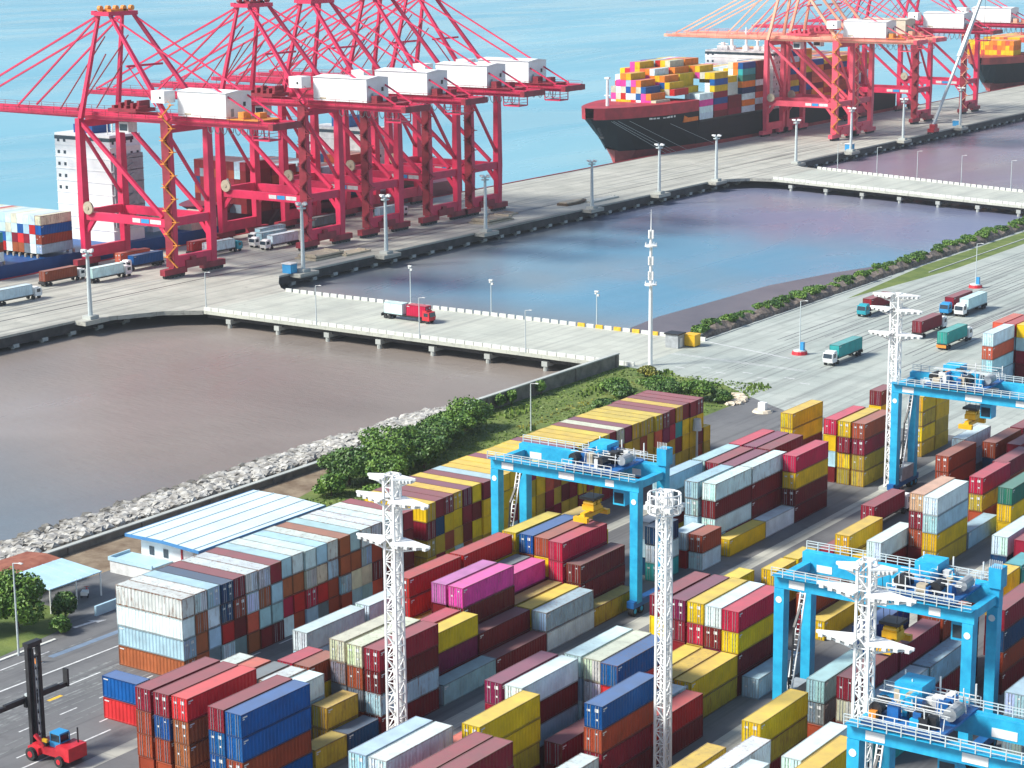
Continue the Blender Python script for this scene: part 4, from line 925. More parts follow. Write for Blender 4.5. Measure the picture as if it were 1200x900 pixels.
    cx = b-1.2; mb = MB(); mb.box(cx, cx+2.0, 1.2, 3.4, ZT-4.6, ZT-2.2); cb_ = P(mb, 'operator_cab', M['rtg'], tl)
    mb = MB(); mb.box(cx-.03, cx, 1.4, 3.2, ZT-4.3, ZT-2.7); mb.box(cx+.2, cx+1.8, 1.17, 1.2, ZT-4.3, ZT-2.7); P(mb, 'window', M['glass'], cb_)
    mb = MB(); mb.box(span-.6, span+1.0, D-.9, D+1.0, ZT-1.62+2.3, ZT+3.2); P(mb, 'power_house', M['rtg'])
    mb = MB()
    for k in range(7): mb.beam((span-.5+.25*k, D-.8, ZT+3.2), (span-.5+.25*k, D-.8, ZT+4.2), .07)
    P(mb, 'rack', M['white2'])
    if spreader:
        sx, sy = spreader[0]-x, spreader[1]-y; mb = MB(); z = spz
        mb.box(sx-.5, sx+.5, sy-2.8, sy+2.8, z+.4, z+.9)
        for s in (-1, 1): mb.box(sx-1.2, sx+1.2, sy+s*2.9-.35, sy+s*2.9+.35, z, z+.75); mb.box(sx-.35, sx+.35, min(sy+s*.9, sy+s*2.6), max(sy+s*.9, sy+s*2.6), z+.9, z+1.25)
        sp_ = P(mb, 'spreader', M['yellow'])
        mb = MB(); mb.box(sx-1.0, sx+1.0, sy-1.1, sy+1.1, z+1.3, z+2.1); mb.cyl((sx-.9, sy-.6, z+2.3), (sx+.9, sy-.6, z+2.3), .4, n=10); mb.cyl((sx-.9, sy+.6, z+2.3), (sx+.9, sy+.6, z+2.3), .4, n=10); P(mb, 'head_block', M['yellow'], sp_)
        mb = MB(); mb.box(sx-1.3, sx+1.3, sy-1.4, sy+1.4, z+3.0, z+3.4); P(mb, 'cable_basket', M['black'], sp_)
        mb = MB()
        for u in (-.8, .8):
            for v in (-.8, .8): mb.beam((sx+u, sy+v, z+2.1), (sx+u*1.4, min(max(sy+v*1.4, .8), D-.8), z0), .06)
        P(mb, 'rope', M['black'])
    mb = MB()
    for k in range(16): xx = q.uniform(a+.2, b-.4); yy = q.uniform(-1, D+1); mb.beam((xx, yy, z0), (xx+q.uniform(-.3, .3), yy, z0+q.uniform(1.2, 2.6)), .1)
    for k in range(7): yy = q.uniform(-1, D+1); zz = z0+q.uniform(.8, 2.2); mb.beam((a+.3, yy, zz), (b-.3, yy, zz), .09)
    P(mb, 'pipework', M['white2'], tl)
    return e
rtg(-175.2, 250.3, 'blue yard gantry at centre left, over the crimson and blue-topped stacks', 24.5, (12.5, 21), (-160.8, 254.2), 12.2)
rtg(-112.9, 222.4, 'blue yard gantry in the middle right, behind the white star-armed mast', 24.6, (14.5, 23), (-100.2, 227.5), 11.9, tall=True)
rtg(-84.3, 183.2, 'blue yard gantry cut by the lower right corner', 24.6, (1.0, 9.5), (-66.5, 187.0), 13.0)
rtg(-145.9, 329.6, 'far blue yard gantry at the right edge, beside the far white mast', 27.2, (5.5, 16), (-133.9, 334.5), 13.2)

# ================================================================== masts and lamps
def lattice(name, x, y, h, label, levels, cage=False):
    e = empty(name, (x, y, 0), label, 'light mast', 'white lattice light masts')
    r0, r1 = (.68, .6) if cage else (.82, .7); mb = MB()
    cs = [(-1, -1), (1, -1), (1, 1), (-1, 1)]
    for a, b in cs: mb.beam((a*r0, b*r0, 0), (a*r1, b*r1, h), .26); 
    mb.build('post', M['white'], e)
    mb = MB(); n = int(h/1.5)
    for k in range(n):
        z0, z1 = h*k/n, h*(k+1)/n; ra = r0+(r1-r0)*k/n; rb = r0+(r1-r0)*(k+1)/n
        for i in range(4):
            p, q_ = cs[i], cs[(i+1) % 4]
            if (k+i) % 2: p, q_ = q_, p
            mb.beam((p[0]*ra, p[1]*ra, z0), (q_[0]*rb, q_[1]*rb, z1), .12)
            mb.beam((cs[i][0]*rb, cs[i][1]*rb, z1), (cs[(i+1) % 4][0]*rb, cs[(i+1) % 4][1]*rb, z1), .11)
    mb.build('bracing', M['white'], e)
    mb = MB(); mb.box(-.30, .30, r1-.1, r1+.25, 0, h); mb.build('ladder', M['white'], e)
    mb = MB(); mb.box(-1.6, 1.6, -1.6, 1.6, 0, .5); mb.build('footing', M['concrete'], e)
    for (z, L, rot) in levels:
        for s in (0, 1):
            ang = rot+PI*s; ca, sa = math.cos(ang), math.sin(ang); mb = MB()
            def T(u, v, w): return (ca*u-sa*v, sa*u+ca*v, z+w)
            wd = 1.5 if L > 3.5 else 1.0
            mb.beam(T(.6, -wd, 0), T(L, 0, .05), .22); mb.beam(T(.6, wd, 0), T(L, 0, .05), .22); mb.beam(T(.5, 0, -1.3), T(L, 0, -.05), .18)
            for k in range(1, 6):
                t = k/6; u = .6+(L-.6)*t; v = wd*(1-t); mb.beam(T(u, -v, 0), T(u, v, 0), .12); mb.beam(T(u, 0, -1.3*(1-t)), T(u, v, 0), .09); mb.beam(T(u, 0, -1.3*(1-t)), T(u, -v, 0), .09)
                v2 = wd*(1-t+1/6); mb.beam(T(u-(L-.6)/6, -v2, 0), T(u, v, 0), .11); mb.beam(T(u-(L-.6)/6, v2, 0), T(u, -v, 0), .11)
            q4 = [T(.5, -wd*.93, .13), T(L*.96, 0, .13), T(.5, wd*.93, .13)]; q5 = [(a_[0], a_[1], a_[2]+.06) for a_ in q4]
            mb.quadset(q4+q5, [(2, 1, 0), (3, 4, 5), (0, 1, 4, 3), (1, 2, 5, 4), (2, 0, 3, 5)])
            arm = mb.build('arm', M['white'], e)
            for k in range(4):
                u = 1.4+(L-2.0)*k/3
                for sg in (-1, 1): a = T(u, sg*wd*(1-u/L), -.25); fl = MB(); fl.cb(a[0], a[1], a[2], .5, .5, .35); fl.build('floodlight', M['white2'], arm)
    if cage:
        for z, r in ((h-2.4, 1.9), (h-1.3, 1.95), (h-.2, 1.9)):
            mb = MB()
            for i in range(12):
                a, b = 2*PI*i/12, 2*PI*(i+1)/12; mb.beam((r*math.cos(a), r*math.sin(a), z), (r*math.cos(b), r*math.sin(b), z), .13, .15)
                if z == h-2.4: mb.beam((r*math.cos(a), r*math.sin(a), z), (0, 0, z), .12); mb.beam((r*math.cos(a), r*math.sin(a), z), (r*math.cos(a), r*math.sin(a), h-.2), .13)
            mb.build('platform_ring', M['white'], e)
        for i in range(8):
            a = 2*PI*i/8; mb = MB(); mb.cb(2.1*math.cos(a), 2.1*math.sin(a), h-1.7, .55, .55, .5); mb.build('floodlight', M['white2'], e)
    return e
lv = ((34.9, 3.2, .15), (32.2, 5.6, -.05), (27.0, 5.4, .02))
lattice('lattice_mast', -148.3, 190.0, 35.3, 'white lattice light mast at left, in front of the pink containers', lv)
lattice('lattice_mast', -117.2, 200.9, 35.2, 'white lattice light mast with a round caged platform on top', (), cage=True)
lattice('lattice_mast', -86.1, 188.5, 35.6, 'white lattice light mast with star arms in front of the middle blue gantry', lv)
lattice('lattice_mast', -148.2, 333.4, 35.2, 'white lattice light mast at the left leg of the far blue gantry', ((34.9, 4.2, .15), (32.4, 5.0, -.05), (28.0, 5.0, .02)))
tm = empty('telecom_mast', (-237.6, 400.5, 0), 'tall plain white telecom pole with two ring platforms at the bridge end', 'mast')
mb = MB(); mb.cyl((0, 0, 0), (0, 0, 17), .52, .42, 14); mb.cyl((0, 0, 17), (0, 0, 30.5), .38, .30, 14); mb.cyl((0, 0, 30.5), (0, 0, 35.5), .16, .05, 8); mb.build('pole', M['white'], tm)
for z in (18.4, 27.2):
    mb = MB(); mb.cyl((0, 0, z), (0, 0, z+.28), 1.4, n=16)
    for i in range(8): a = i*PI/4; mb.beam((1.3*math.cos(a), 1.3*math.sin(a), z), (1.3*math.cos(a), 1.3*math.sin(a), z+.9), .08)
    mb.build('ring_platform', M['white'], tm)
for z in (24.0, 30.0, 20.6):
    for i in range(3): a = i*2.1; mb = MB(); mb.cb(.5*math.cos(a), .5*math.sin(a), z, .32, .32, 1.9); mb.build('antenna', M['white'], tm)
# quay floodlight masts
qy = [373.5, 457.9, 496.9, 549.3, 613.6, 659.6, 702.4, 769.1, 820.6, 874.3, 939.2, 1030.6]; qh = [17.2, 19.4, 17.3, 17.7, 16.2, 17.5, 17, 17.3, 18, 17.8, 18.2, 15]
m0 = None
for i, (y, h) in enumerate(zip(qy, qh)):
    lb = '%s floodlight mast from the left along the quay edge' % ORD[i]
    if m0 is None:
        m0 = empty('floodlight_mast', (-388.0, y, 0), lb, 'light mast', 'floodlight masts along the quay')
        mb = MB(); mb.cyl((0, 0, .8), (0, 0, 17.2), .62, .42, 10); mb.build('pole', M['pole'], m0)
        mb = MB(); mb.box(-1.5, 1.5, -1.5, 1.5, 0, .85); mb.build('footing', M['concrete'], m0)
        mb = MB(); mb.beam((-1.7, 0, 17.2), (1.7, 0, 17.2), .3); mb.beam((0, -1.7, 17.2), (0, 1.7, 17.2), .3); mb.cyl((0, 0, 16.2), (0, 0, 16.5), 1.3, n=10); mb.build('crossarm', M['pole'], m0)
        for (a, b) in ((-1.6, 0), (1.6, 0), (0, -1.6), (0, 1.6), (-.8, 0), (.8, 0)): mb = MB(); mb.cb(a, b, 17.55, .7, .7, .5); mb.build('floodlight', M['white'], m0)
    else:
        c = copy_tree(m0, None, (-388.0, y, 0)); c.scale.z = h/17.2; c['label'] = lb
# slim lamp posts
def lamp(x, y, h, label, kind, group='slim lamp posts'):
    e = empty('lamp_post', (x, y, 0), label, 'lamp post', group)
    mb = MB(); mb.cyl((0, 0, 0), (0, 0, h), .16, .10, 8); mb.build('pole', M['pole'], e)
    mb = MB()
    if kind == 2: mb.cb(0, 0, h, 1.1, .5, .35); mb.cb(.45, 0, h-.9, .5, .5, .5); mb.cb(-.3, 0, h-.5, .4, .4, .4)
    else: mb.beam((0, 0, h), (1.5, 0, h+.25), .09); mb.cb(1.5, 0, h+.22, .7, .3, .14)
    mb.build('lamp_head', M['white2'], e)
    if kind == 3:
        mb = MB(); mb.cyl((0, 0, 0), (0, 0, .75), 1.9, 1.7, 14); b = mb.build('traffic_island', M['red'], e)
        mb = MB(); mb.cyl((0, 0, .75), (0, 0, 1.0), 1.5, n=14); mb.build('island_cap', M['white2'], b)
        mb = MB(); mb.box(.3, 1.1, -.4, .4, 1.0, 2.9); mb.build('control_box', M['cabblue'], e)
    return e
for i, (x, y) in enumerate([(-328.7, 430.9), (-302.9, 430.9), (-271.2, 431.1)]): lamp(x, y, 10.6 if i == 0 else 9.2, '%s lamp post from the left on the far side of the near bridge' % ORD[i], 2)
for i, (x, y) in enumerate([(-370.3, 397.6), (-332.9, 397.3), (-300.6, 397.3), (-269.6, 397.3)]): lamp(x, y, 10.0, '%s thin lamp post from the left on the near side of the near bridge' % ORD[i], 1)
for i, (x, y) in enumerate([(-363, 756), (-344, 751.5), (-325, 746.5), (-305, 741.5), (-283, 735)]): lamp(x, y, 10.5, '%s thin lamp post from the left on the far trestle bridge' % ORD[i], 1)
lamp(-214.6, 429.4, 12.5, 'lamp post on a round red island where the bridge road meets the yard', 3)
lamp(-214.3, 533.8, 12.0, 'lamp post on a round red island far up the apron', 3)
lamp(-225.9, 334.6, 9.6, 'lamp post on the green verge behind the yellow block', 1)
lamp(-213.6, 188.6, 13.4, 'white lamp post in front of the tree at the left edge', 1)

# ================================================================== ships
def hull(name, label, cx, beam, y0, y1, zd, zf, mats_, fc=58, boot=1.6, rake=20):
    e = empty(name, (cx, y0, 0), label, 'ship'); B = beam/2
    ds = [0, 3, 7, 12, 18, 25, 34, 46, fc, fc+.5, fc+40, y1-y0]
    def bd(d): return B*min(1, (d+.4)/38)**.5
    def bw(d): return max(.05, B*min(1, max(0, d-rake)/52)**.7)
    for part, lo, hi, m in (('hull', WZ+boot, None, mats_[0]), ('boot_topping', WZ-2, WZ+boot, mats_[1])):
        vs = []; fs = []
        for d in ds:
            zt = zf if d <= fc else zd
            def hb(z):
                zs = WZ if d >= rake else zt+(WZ-zt)*(d/rake)  # stem line
                if z <= zs: return .05 if d < rake else bw(d)
                f = max(0, min(1, (z-zs)/(zt-zs))); w0 = bw(d) if d >= rake else .05
                return w0+(bd(d)-w0)*f**.8
            zs = WZ if d >= rake else zt+(WZ-zt)*(d/rake)
            a = max(lo, zs) if part == 'hull' else lo; b = zt if hi is None else hi
            a = min(a, b)
            mid = (a+b)/2
            vs += [(-hb(a), d, a), (-hb(mid), d, mid), (-hb(b), d, b), (hb(b), d, b), (hb(mid), d, mid), (hb(a), d, a)]
            if part != 'hull' and d < rake: vs[-6:] = [(0, rake, a), (0, rake, mid), (0, rake, b), (0, rake, b), (0, rake, mid), (0, rake, a)]
        n = len(ds)
        for i in range(n-1):
            for k in range(5):
                p = i*6+k; fs.append((p, p+1, p+7, p+6))
        fs.append(tuple(range((n-1)*6, n*6))); mb = MB(); mb.quadset(vs, fs); mb.build(part, m, e)
    mb = MB(); vs = []; n = 0
    for d in ds: zt = zf if d <= fc else zd; vs += [(-bd(d)+.05, d, zt-.05), (bd(d)-.05, d, zt-.05)]
    mb.quadset(vs, [(2*i, 2*i+1, 2*i+3, 2*i+2) for i in range(len(ds)-1)]); mb.build('deck', mats_[2], e)
    return e, bd
SHIPC = 'containers on the ships'
def bay(ship, y, x0, rows, z0, nm, heights, colf, showall=False, prev=None, th=2.75, rot=0):
    for j in range(rows):
        n = heights[j] if isinstance(heights, (list, tuple)) else heights
        for t in range(n):
            vis = showall or j == 0 or t >= n-1 or (prev is not None and t >= prev)
            if not vis: continue
            c = colf(j, n-1-t)
            container(c, x0-j*2.52, y+6.1, z0+t*TH*.96, 40, rot, '%s container, tier %s, %s row, %s' % (PAL[c][0], ['one', 'two', 'three', 'four', 'five', 'six', 'seven', 'eight', 'nine'][t], ORD[j], nm), SHIPC, far=True)
def superstructure(e, x0, x1, y0, y1, z0, z1, ox, oy, m='white', wing=5.0, decks=8):
    mb = MB(); mb.box(x0-ox, x1-ox, y0-oy, y1-oy, z0, z1); s = mb.build('superstructure', M[m], e)
    dz = (z1-z0)/decks
    for k in range(1, decks):
        z = z0+k*dz
        for i in range(int((x1-x0)/2.6)):
            x = x0-ox+1+i*2.6
            if i*2.6 > wing or k < decks*.4: continue
            mb = MB(); mb.box(x, x+1.0, y0-oy-.06, y0-oy, z+.9, z+1.9); mb.build('window', M['glass'], s)
        for i in range(int((y1-y0)/2.6)):
            y = y0-oy+.8+i*2.6
            if (i+k) % 3 == 0: continue
            mb = MB(); mb.box(x1-ox, x1-ox+.06, y, y+.9, z+.9, z+1.9); mb.build('window', M['glass'], s)
    mb = MB(); mb.box(x0-ox-.06, x1-ox+.06, y0-oy-.10, y0-oy-.07, z1-1.9, z1-.8); mb.box(x1-ox+.07, x1-ox+.1, y0-oy, y1-oy-3, z1-1.9, z1-.8); mb.build('bridge_window', M['glass'], s)
    mb = MB()
    for k in range(1, decks): z = z0+k*dz; mb.box(x0-ox-.15, x1-ox+.9, y0-oy-.16, y1-oy+.3, z-.1, z+.08)
    mb.build('deck_edge', M['white'], s)
    return s
# ship at far left
eA, _ = hull('container_ship', 'blue-hulled container ship with a white accommodation block behind the nearest red crane', -471.2, 32.2, 240, 496, 3.4, 7, (M['bluehull'], M['boot'], M['grey']))
sA = superstructure(eA, -481.5, -458.0, 452.5, 465.5, 3.35, 36.0, -471.2, 240, decks=9)
mb = MB(); mb.box(-4.5, 3.5, 215, 222.5, 36.0, 38.6); f_ = mb.build('funnel', M['bluehull'], eA)
mb = MB(); mb.box(-3.5, 2.0, 216, 221.5, 38.6, 39.6)
for k in range(4): mb.cyl((-3+k*1.4, 217+k, 39.6), (-3.6+k*1.4, 217+k, 41.6-.3*k), .45, n=8)
mb.build('exhaust', M['black'], f_)
mb = MB(); mb.beam((7, 220, 36), (7, 220, 43), .35); mb.beam((5.6, 220, 41), (8.4, 220, 41), .2); mb.beam((10, 215, 36), (10, 215, 41), .25); mb.build('mast', M['white2'], eA)
mb = MB(); mb.box(13.2, 14.1, 213, 225.4, 8, 30); 
for k in range(7): mb.beam((14.2, 213.5, 9+k*3), (14.2, 221, 12+k*3), .5)
mb.build('side_stair', M['grey'], eA)
lash = MB()
for yb in (407, 420, 434.2):
    for j in range(12): x = 14.6-j*2.52; lash.box(x-.25, x+.25, yb-240-.4, yb-240+.2, 3.4, 4.45)
lash.build('lashing_bridge', M['tan'], eA)
CA = ['cbog', 'wrwv', 'wgmG', 'wbsn', 'cwmn', 'wcgw', 'gwbr', 'wsvo', 'cwgw', 'rvwg', 'wwkc', 'cgws']
bay(eA, 420.8, -456.8, 12, 4.5, 'bay before the white ship bridge', 4, lambda j, t: CA[j][t], True)
bay(eA, 394.0, -456.8, 12, 4.5, 'third bay from the white ship bridge', [3]+[2]*11, lambda j, t: 'tow'[t % 3] if j < 2 else 'rowm'[(j+t) % 4], True)
bay(eA, 470.0, -460, 8, 4.5, 'bay behind the white ship bridge', [2]*8, lambda j, t: 'cgwMo'[(j+2*t) % 5], False)
mb = MB(); mb.box(8.5, 15.6, 244.0, 256, 3.4, 6.2); mb.cyl((9, 250, 6.2), (15, 250, 6.2), 3.0, n=16); mb.build('hatch_dome', M['cream'], eA)
# dark red ship hidden behind the cranes
eB, _ = hull('container_ship', 'dark red container ship mostly hidden behind the row of red cranes', -471.6, 32.4, 497.5, 630, 4.6, 8.5, (M['redhull'], M['redhull'], M['deck']), fc=30)
qb = random.Random(21)
for k, (y, n) in enumerate(((511, 6), (524, 5), (537, 5), (550, 4), (563, 5), (595, 3))):
    bay(eB, y, -457.4, 9, 5.4, '%s bay from the left of the dark red ship' % ORD[k], n, lambda j, t: ('ogMm' if j < 2 and t < 2 else 'MMmMoBG')[qb.randrange(4 if j < 2 and t < 2 else 7)], False, 0)
superstructure(eB, -486, -458, 578, 589, 4.55, 27, -471.6, 497.5, m='white2', decks=6)
mb = MB(); mb.box(-5, 3, 83, 89, 27, 31); mb.build('funnel', M['rtg_dark'], eB)
# black ship
eC, bdC = hull('container_ship', 'black-hulled container ship with a red bow bulwark, stacked with bright containers', -471.5, 37, 744, 1010, 10.8, 16.4, (M['blackhull'], M['boot'], M['deck']), fc=60, boot=5.2)
vs = []; ds_ = [0, 3, 7, 12, 18, 25, 34, 46, 60]
for d in ds_: vs += [(-bdC(d)-.1, d-.2, 15.8), (-bdC(d)-.25, d-.3, 20.6), (bdC(d)+.1, d-.2, 15.8), (bdC(d)+.25, d-.3, 20.6)]
fs = []
for i in range(len(ds_)-1): p = i*4; fs += [(p, p+1, p+5, p+4), (p+2, p+6, p+7, p+3), (p+1, p+3, p+7, p+5)]
mb = MB(); mb.quadset(vs, fs); mb.build('bulwark', M['deck'], eC)
mb = MB(); mb.cyl((0, 14, 19.8), (0, 14, 32), .75, .5, 10); mb.cb(0, 14, 32.3, 2.0, 1.6, .8); mb.cb(0, 14, 25, 3, .5, .4); mb.build('foremast', M['white'], eC)
mb = MB(); mb.cyl((2.4, 3.0, 12.2), (3.6, 4.2, 8.4), .55, n=8); mb.cb(3.4, 4.0, 8.2, 2.4, .8, .8); mb.build('anchor', M['black'], eC)
mb = MB()
for k, (w, g_) in enumerate(((1.8, 0), (1.5, 2.3), (1.5, 4.4), (1.6, 8), (1.9, 10), (1.4, 12.4), (1.2, 15))):
    d = 24.5+g_; mb.beam((bdC(d)*.957+.05, d, 14.9), (bdC(d+w)*.957+.05, d+w, 14.9), .12, .8)
mb.build('name_marks', M['white2'], eC)
mb = MB(); d = 20; mb.beam((bdC(20)*.62, 20, 8.6), (bdC(23)*.64, 23, 8.2), .5, 2.0); mb.build('hawse', M['boot'], eC)
for k, (d, tx, ty) in enumerate(((7, 21, 32), (9, 21.5, 35), (14, 21.8, 44), (30, 21.6, 70), (6, 20.6, 28))):
    mb = MB(); mb.beam((bdC(d)*.9, d, 15.0), (tx, ty, .4), .09); mb.build('mooring_rope', M['pole'], eC)
sC = superstructure(eC, -489.5, -453.6, 874, 884, 10.75, 37.2, -471.5, 744, decks=8)
mb = MB()
for (x, y, h, w) in ((-6, 134, 7.5, .9), (1, 135, 10.5, .7), (7.5, 134, 6, .8), (-10, 133, 3.5, 1.6), (12, 134.5, 3.2, 1.2)): mb.cyl((x, y, 37.2), (x, y, 37.2+h), w, w*.6, 8); mb.cb(x, y, 37.2+h*.8, w*3.2, .5, .4); mb.cb(x, y, 38.2, w*3.4, 2.4, 2.0)
mb.build('mast', M['white'], eC)
qc = random.Random(33); BR = 'yywwkbpOrwcyyysgbpywpO'
def rc(j, t): return BR[qc.randrange(len(BR))]
def fixed(s0, other=rc): return lambda j, t: (s0[t] if j == 0 and t < len(s0) else other(j, t))
X0 = -454.6
bay(eC, 778.5, X0-6.5, 9, 13.2, 'front bay of the black ship', [3, 4, 5, 6, 6, 7, 7, 6, 5], fixed('cgT'), False, 0)
bay(eC, 791.8, X0, 14, 11.6, 'second bay of the black ship', [2, 3, 5, 6, 7, 7, 8, 8, 8, 9, 9, 8, 8, 7], fixed('y'), False, 4)
bay(eC, 805.0, X0, 14, 11.6, 'third bay of the black ship', [4, 4, 4, 5, 7, 8, 9, 9, 9, 9, 9, 9, 8, 7], fixed('wpww'), False, 4)
bay(eC, 818.2, X0, 14, 11.6, 'fourth bay of the black ship', [7, 7, 7, 8, 8, 8, 9, 9, 9, 9, 9, 9, 8, 8], fixed('ybymbRM'), False, 6)
bay(eC, 831.2, X0, 14, 11.6, 'fifth bay of the black ship', [3, 6, 6, 6, 6, 6, 7, 7, 7, 7, 7, 7, 6, 6], fixed('MMm'), False, 7)
bay(eC, 844.2, X0, 14, 11.6, 'sixth bay of the black ship', [8, 8, 8, 7, 7, 7, 7, 7, 7, 7, 7, 7, 7, 7], fixed('btTOBwOw'), False, 6)
bay(eC, 857.2, X0, 14, 11.6, 'bay before the white bridge of the black ship', [8, 8, 8, 8, 7, 7, 7, 7, 7, 7, 7, 7, 7, 7], fixed('MMMwMkwM'), False, 8)
for k, y in enumerate((888, 901, 914, 927, 940, 953, 966)):
    bay(eC, y, X0, 14, 11.6, '%s bay aft of the black ship bridge' % ORD[k], [9 if k < 2 else 7]*14, lambda j, t: 'OkbOymkswObM'[qc.randrange(12)], False, 9)
# ship farthest right
eD, bdD = hull('container_ship', 'far black ship with a red waterline at the upper right edge', -472, 38, 1166, 1420, 8.5, 13, (M['blackhull'], M['boot'], M['deck']), fc=50, boot=4.5)
mb = MB()
for i in range(len(ds_)-1): pass
vs = []
for d in ds_: vs += [(-bdD(d)-.1, d-.2, 12.6), (-bdD(d)-.3, d-.3, 16.6), (bdD(d)+.1, d-.2, 12.6), (bdD(d)+.3, d-.3, 16.6)]
mb.quadset(vs, fs); mb.build('bulwark', M['boot'], eD)
for k, y in enumerate((1190, 1206, 1220, 1234, 1248)):
    bay(eD, y, -456.5-(5 if k == 0 else 0), 12, 14.0 if k == 0 else 9.5, '%s bay of the far right ship' % ORD[k], 6 if k else 4, lambda j, t: 'OyOOykyO'[qc.randrange(8)], False, 0 if k == 0 else 5)

# ================================================================== lorries
def truck(x, y, rz, label, cab='white', box=None, size=40, boxlabel=None, group='container lorries', z=0.02, bumper=False):
    """local +Y is forwards; x,y is the middle of the trailer"""
    e = empty('container_lorry', (x, y, z), label, 'lorry', group, rz)
    mb = MB(); mb.box(-.55, .55, -6.3, 9.0, .95, 1.25); mb.box(-1.2, 1.2, -6.3, 6.3, 1.25, 1.40); mb.build('chassis', M['black'], e)
    mb = MB(); mb.box(-1.22, 1.22, 7.0, 9.3, .75, 2.95); mb.quadset([(-1.22, 9.3, .75), (1.22, 9.3, .75), (1.22, 9.55, 1.7), (-1.22, 9.55, 1.7), (1.15, 9.3, 2.95), (-1.15, 9.3, 2.95)], [(0, 1, 2, 3), (3, 2, 4, 5)]); mb.box(-1.1, 1.1, 7.0, 8.4, 2.95, 3.25)
    c = mb.build('cab', M[cab], e)
    mb = MB(); mb.quadset([(-1.1, 9.58, 1.78), (1.1, 9.58, 1.78), (1.05, 9.36, 2.8), (-1.05, 9.36, 2.8)], [(0, 1, 2, 3)])
    for s in (-1, 1): a, b = sorted((s*1.225, s*1.25)); mb.box(a, b, 7.6, 8.9, 1.8, 2.7)
    mb.build('window', M['glass'], c)
    for yy in (-5.2, -3.9, 6.3, 8.4):
        for s in (-1, 1):
            mb = MB(); mb.cyl((s*.72, yy, .52), (s*1.2, yy, .52), .52, n=12); mb.build('wheel', M['rubber'], e)
    mb = MB(); mb.box(-1.2, 1.2, -6.55, -6.3, .55, 1.2); mb.build('bumper', M['orange' if bumper else 'black'], e)
    if box:
        L = 12.19 if size == 40 else 6.06; ca, sa = math.cos(rz), math.sin(rz); oy = 0 if size == 40 else -2.5
        o = container(box, x-sa*oy, y+ca*oy, z+1.41, size, 0, boxlabel or '%s container riding on the %s' % (PAL[box][0], label.split(' lorry')[0]+' lorry'), 'containers on lorries', always=True)
        if o: o.rotation_euler.z = rz
    return e
Q = [(-422.2, 378.5, 0, 'white', 'w', 'lorry at the left edge of the quay with a white box'), (-434.2, 406.5, 0, 'white', 'o', 'lorry behind the first quay mast with a rust box'), (-426.6, 417.2, 0, 'white', 'w', 'lorry carrying a white box between the first mast and the crane'),
     (-439.2, 441.0, 0, 'white', 'k', 'lorry carrying a coral box under the nearest crane'), (-432.6, 439.6, PI, 'white', 'b', 'lorry carrying a bright blue box under the nearest crane'), (-436.4, 468.5, 0, 'red', 'r', 'lorry carrying a red box behind the crane stair leg'),
     (-430.6, 469.0, 0, 'teal', 'w', 'lorry carrying a white box beside the stair leg'), (-436.8, 500.0, PI, 'white', 'g', 'lorry carrying a grey box farthest back of the grey trio'), (-430.2, 493.0, PI, 'white', 'g', 'lorry carrying a grey box amid the grey trio'), (-424.0, 491.0, PI, 'white', 'w', 'lorry carrying a pale box at the front of the grey trio'),
     (-437.5, 527.5, 0, 'white', 'G', 'lorry carrying a slate box under the third red crane'), (-434.0, 557.5, 0, 'white', 'g', 'lorry carrying a pale blue box behind the third quay mast')]
for x, y, r, cb, bx, lb in Q: truck(x, y, r, lb, cb, bx, 40, PAL[bx][0]+' container on the '+lb.replace('carrying a', 'with a'), 'container lorries on the quay')
tb = truck(-318.5, 414.5, -PI/2-.05, 'red and white lorry driving over the near trestle bridge', 'red', 'w', 20, 'white short container on the lorry crossing the near bridge')
container('R', -313.9, 414.7, 1.43, 20, 1, 'crimson short container on the lorry crossing the near bridge', 'containers on lorries', always=True)
for x, y, r, cb, bx, lb, bp in ((-203.3, 430.2, PI, 'white', 't', 'teal lorry heading for the bridge road beside the red island', False), (-222.0, 487.5, PI, 'teal', 'm', 'maroon lorry with a teal cab farthest left on the apron', True), (-199.2, 466.5, 0, 'white', 'm', 'maroon lorry half hidden by the far white mast', False),
                          (-188.8, 457.2, 0, 'white', 't', 'teal lorry seen from behind with an orange bumper', True), (-205.3, 500.4, PI, 'cabblue', 'm', 'maroon lorry with a blue cab beside the white lorry', False), (-201.4, 500.6, PI, 'white', 'w', 'all white lorry on the apron beside a maroon one', False)):
    truck(x, y, r, lb, cb, bx, 40, PAL[bx][0]+' container on the '+lb, 'container lorries on the apron', bumper=bp)
truck(-140.6, 313.5, 0, 'maroon lorry with an orange bumper parked beside the far gantry leg', 'white', 'm', 40, 'maroon container on the lorry beside the far gantry leg', 'container lorries on the apron', bumper=True)

# ================================================================== empty-container handler at lower left
hd = empty('container_handler', (-183.6, 165.6, 0.02), 'red empty-container handler with a tall black mast and wide spreader at lower left', 'container handler')
mb = MB(); mb.box(-1.0, 4.6, -1.35, 1.35, .9, 1.9); mb.box(3.2, 5.4, -1.5, 1.5, .8, 2.5); mb.box(-1.4, .4, -1.75, -1.0, .7, 1.6); mb.box(-1.4, .4, 1.0, 1.75, .7, 1.6); mb.beam((1.0, -1.2, 1.9), (-.6, -1.2, 3.0), .4); mb.build('chassis', M['red'], hd)
for (wx_, wy_, r) in ((-.6, -1.85, .8), (-.6, 1.85, .8), (3.9, -1.5, .68), (3.9, 1.5, .68)):
    s = 1 if wy_ > 0 else -1
    mb = MB(); mb.cyl((wx_, wy_-.35, r), (wx_, wy_+.35, r), r, n=16); w = mb.build('wheel', M['rubber'], hd)
    mb = MB(); mb.cyl((wx_, wy_+s*.36-.02, r), (wx_, wy_+s*.36+.02, r), r*.5, n=12); mb.build('rim', M['red'], w)
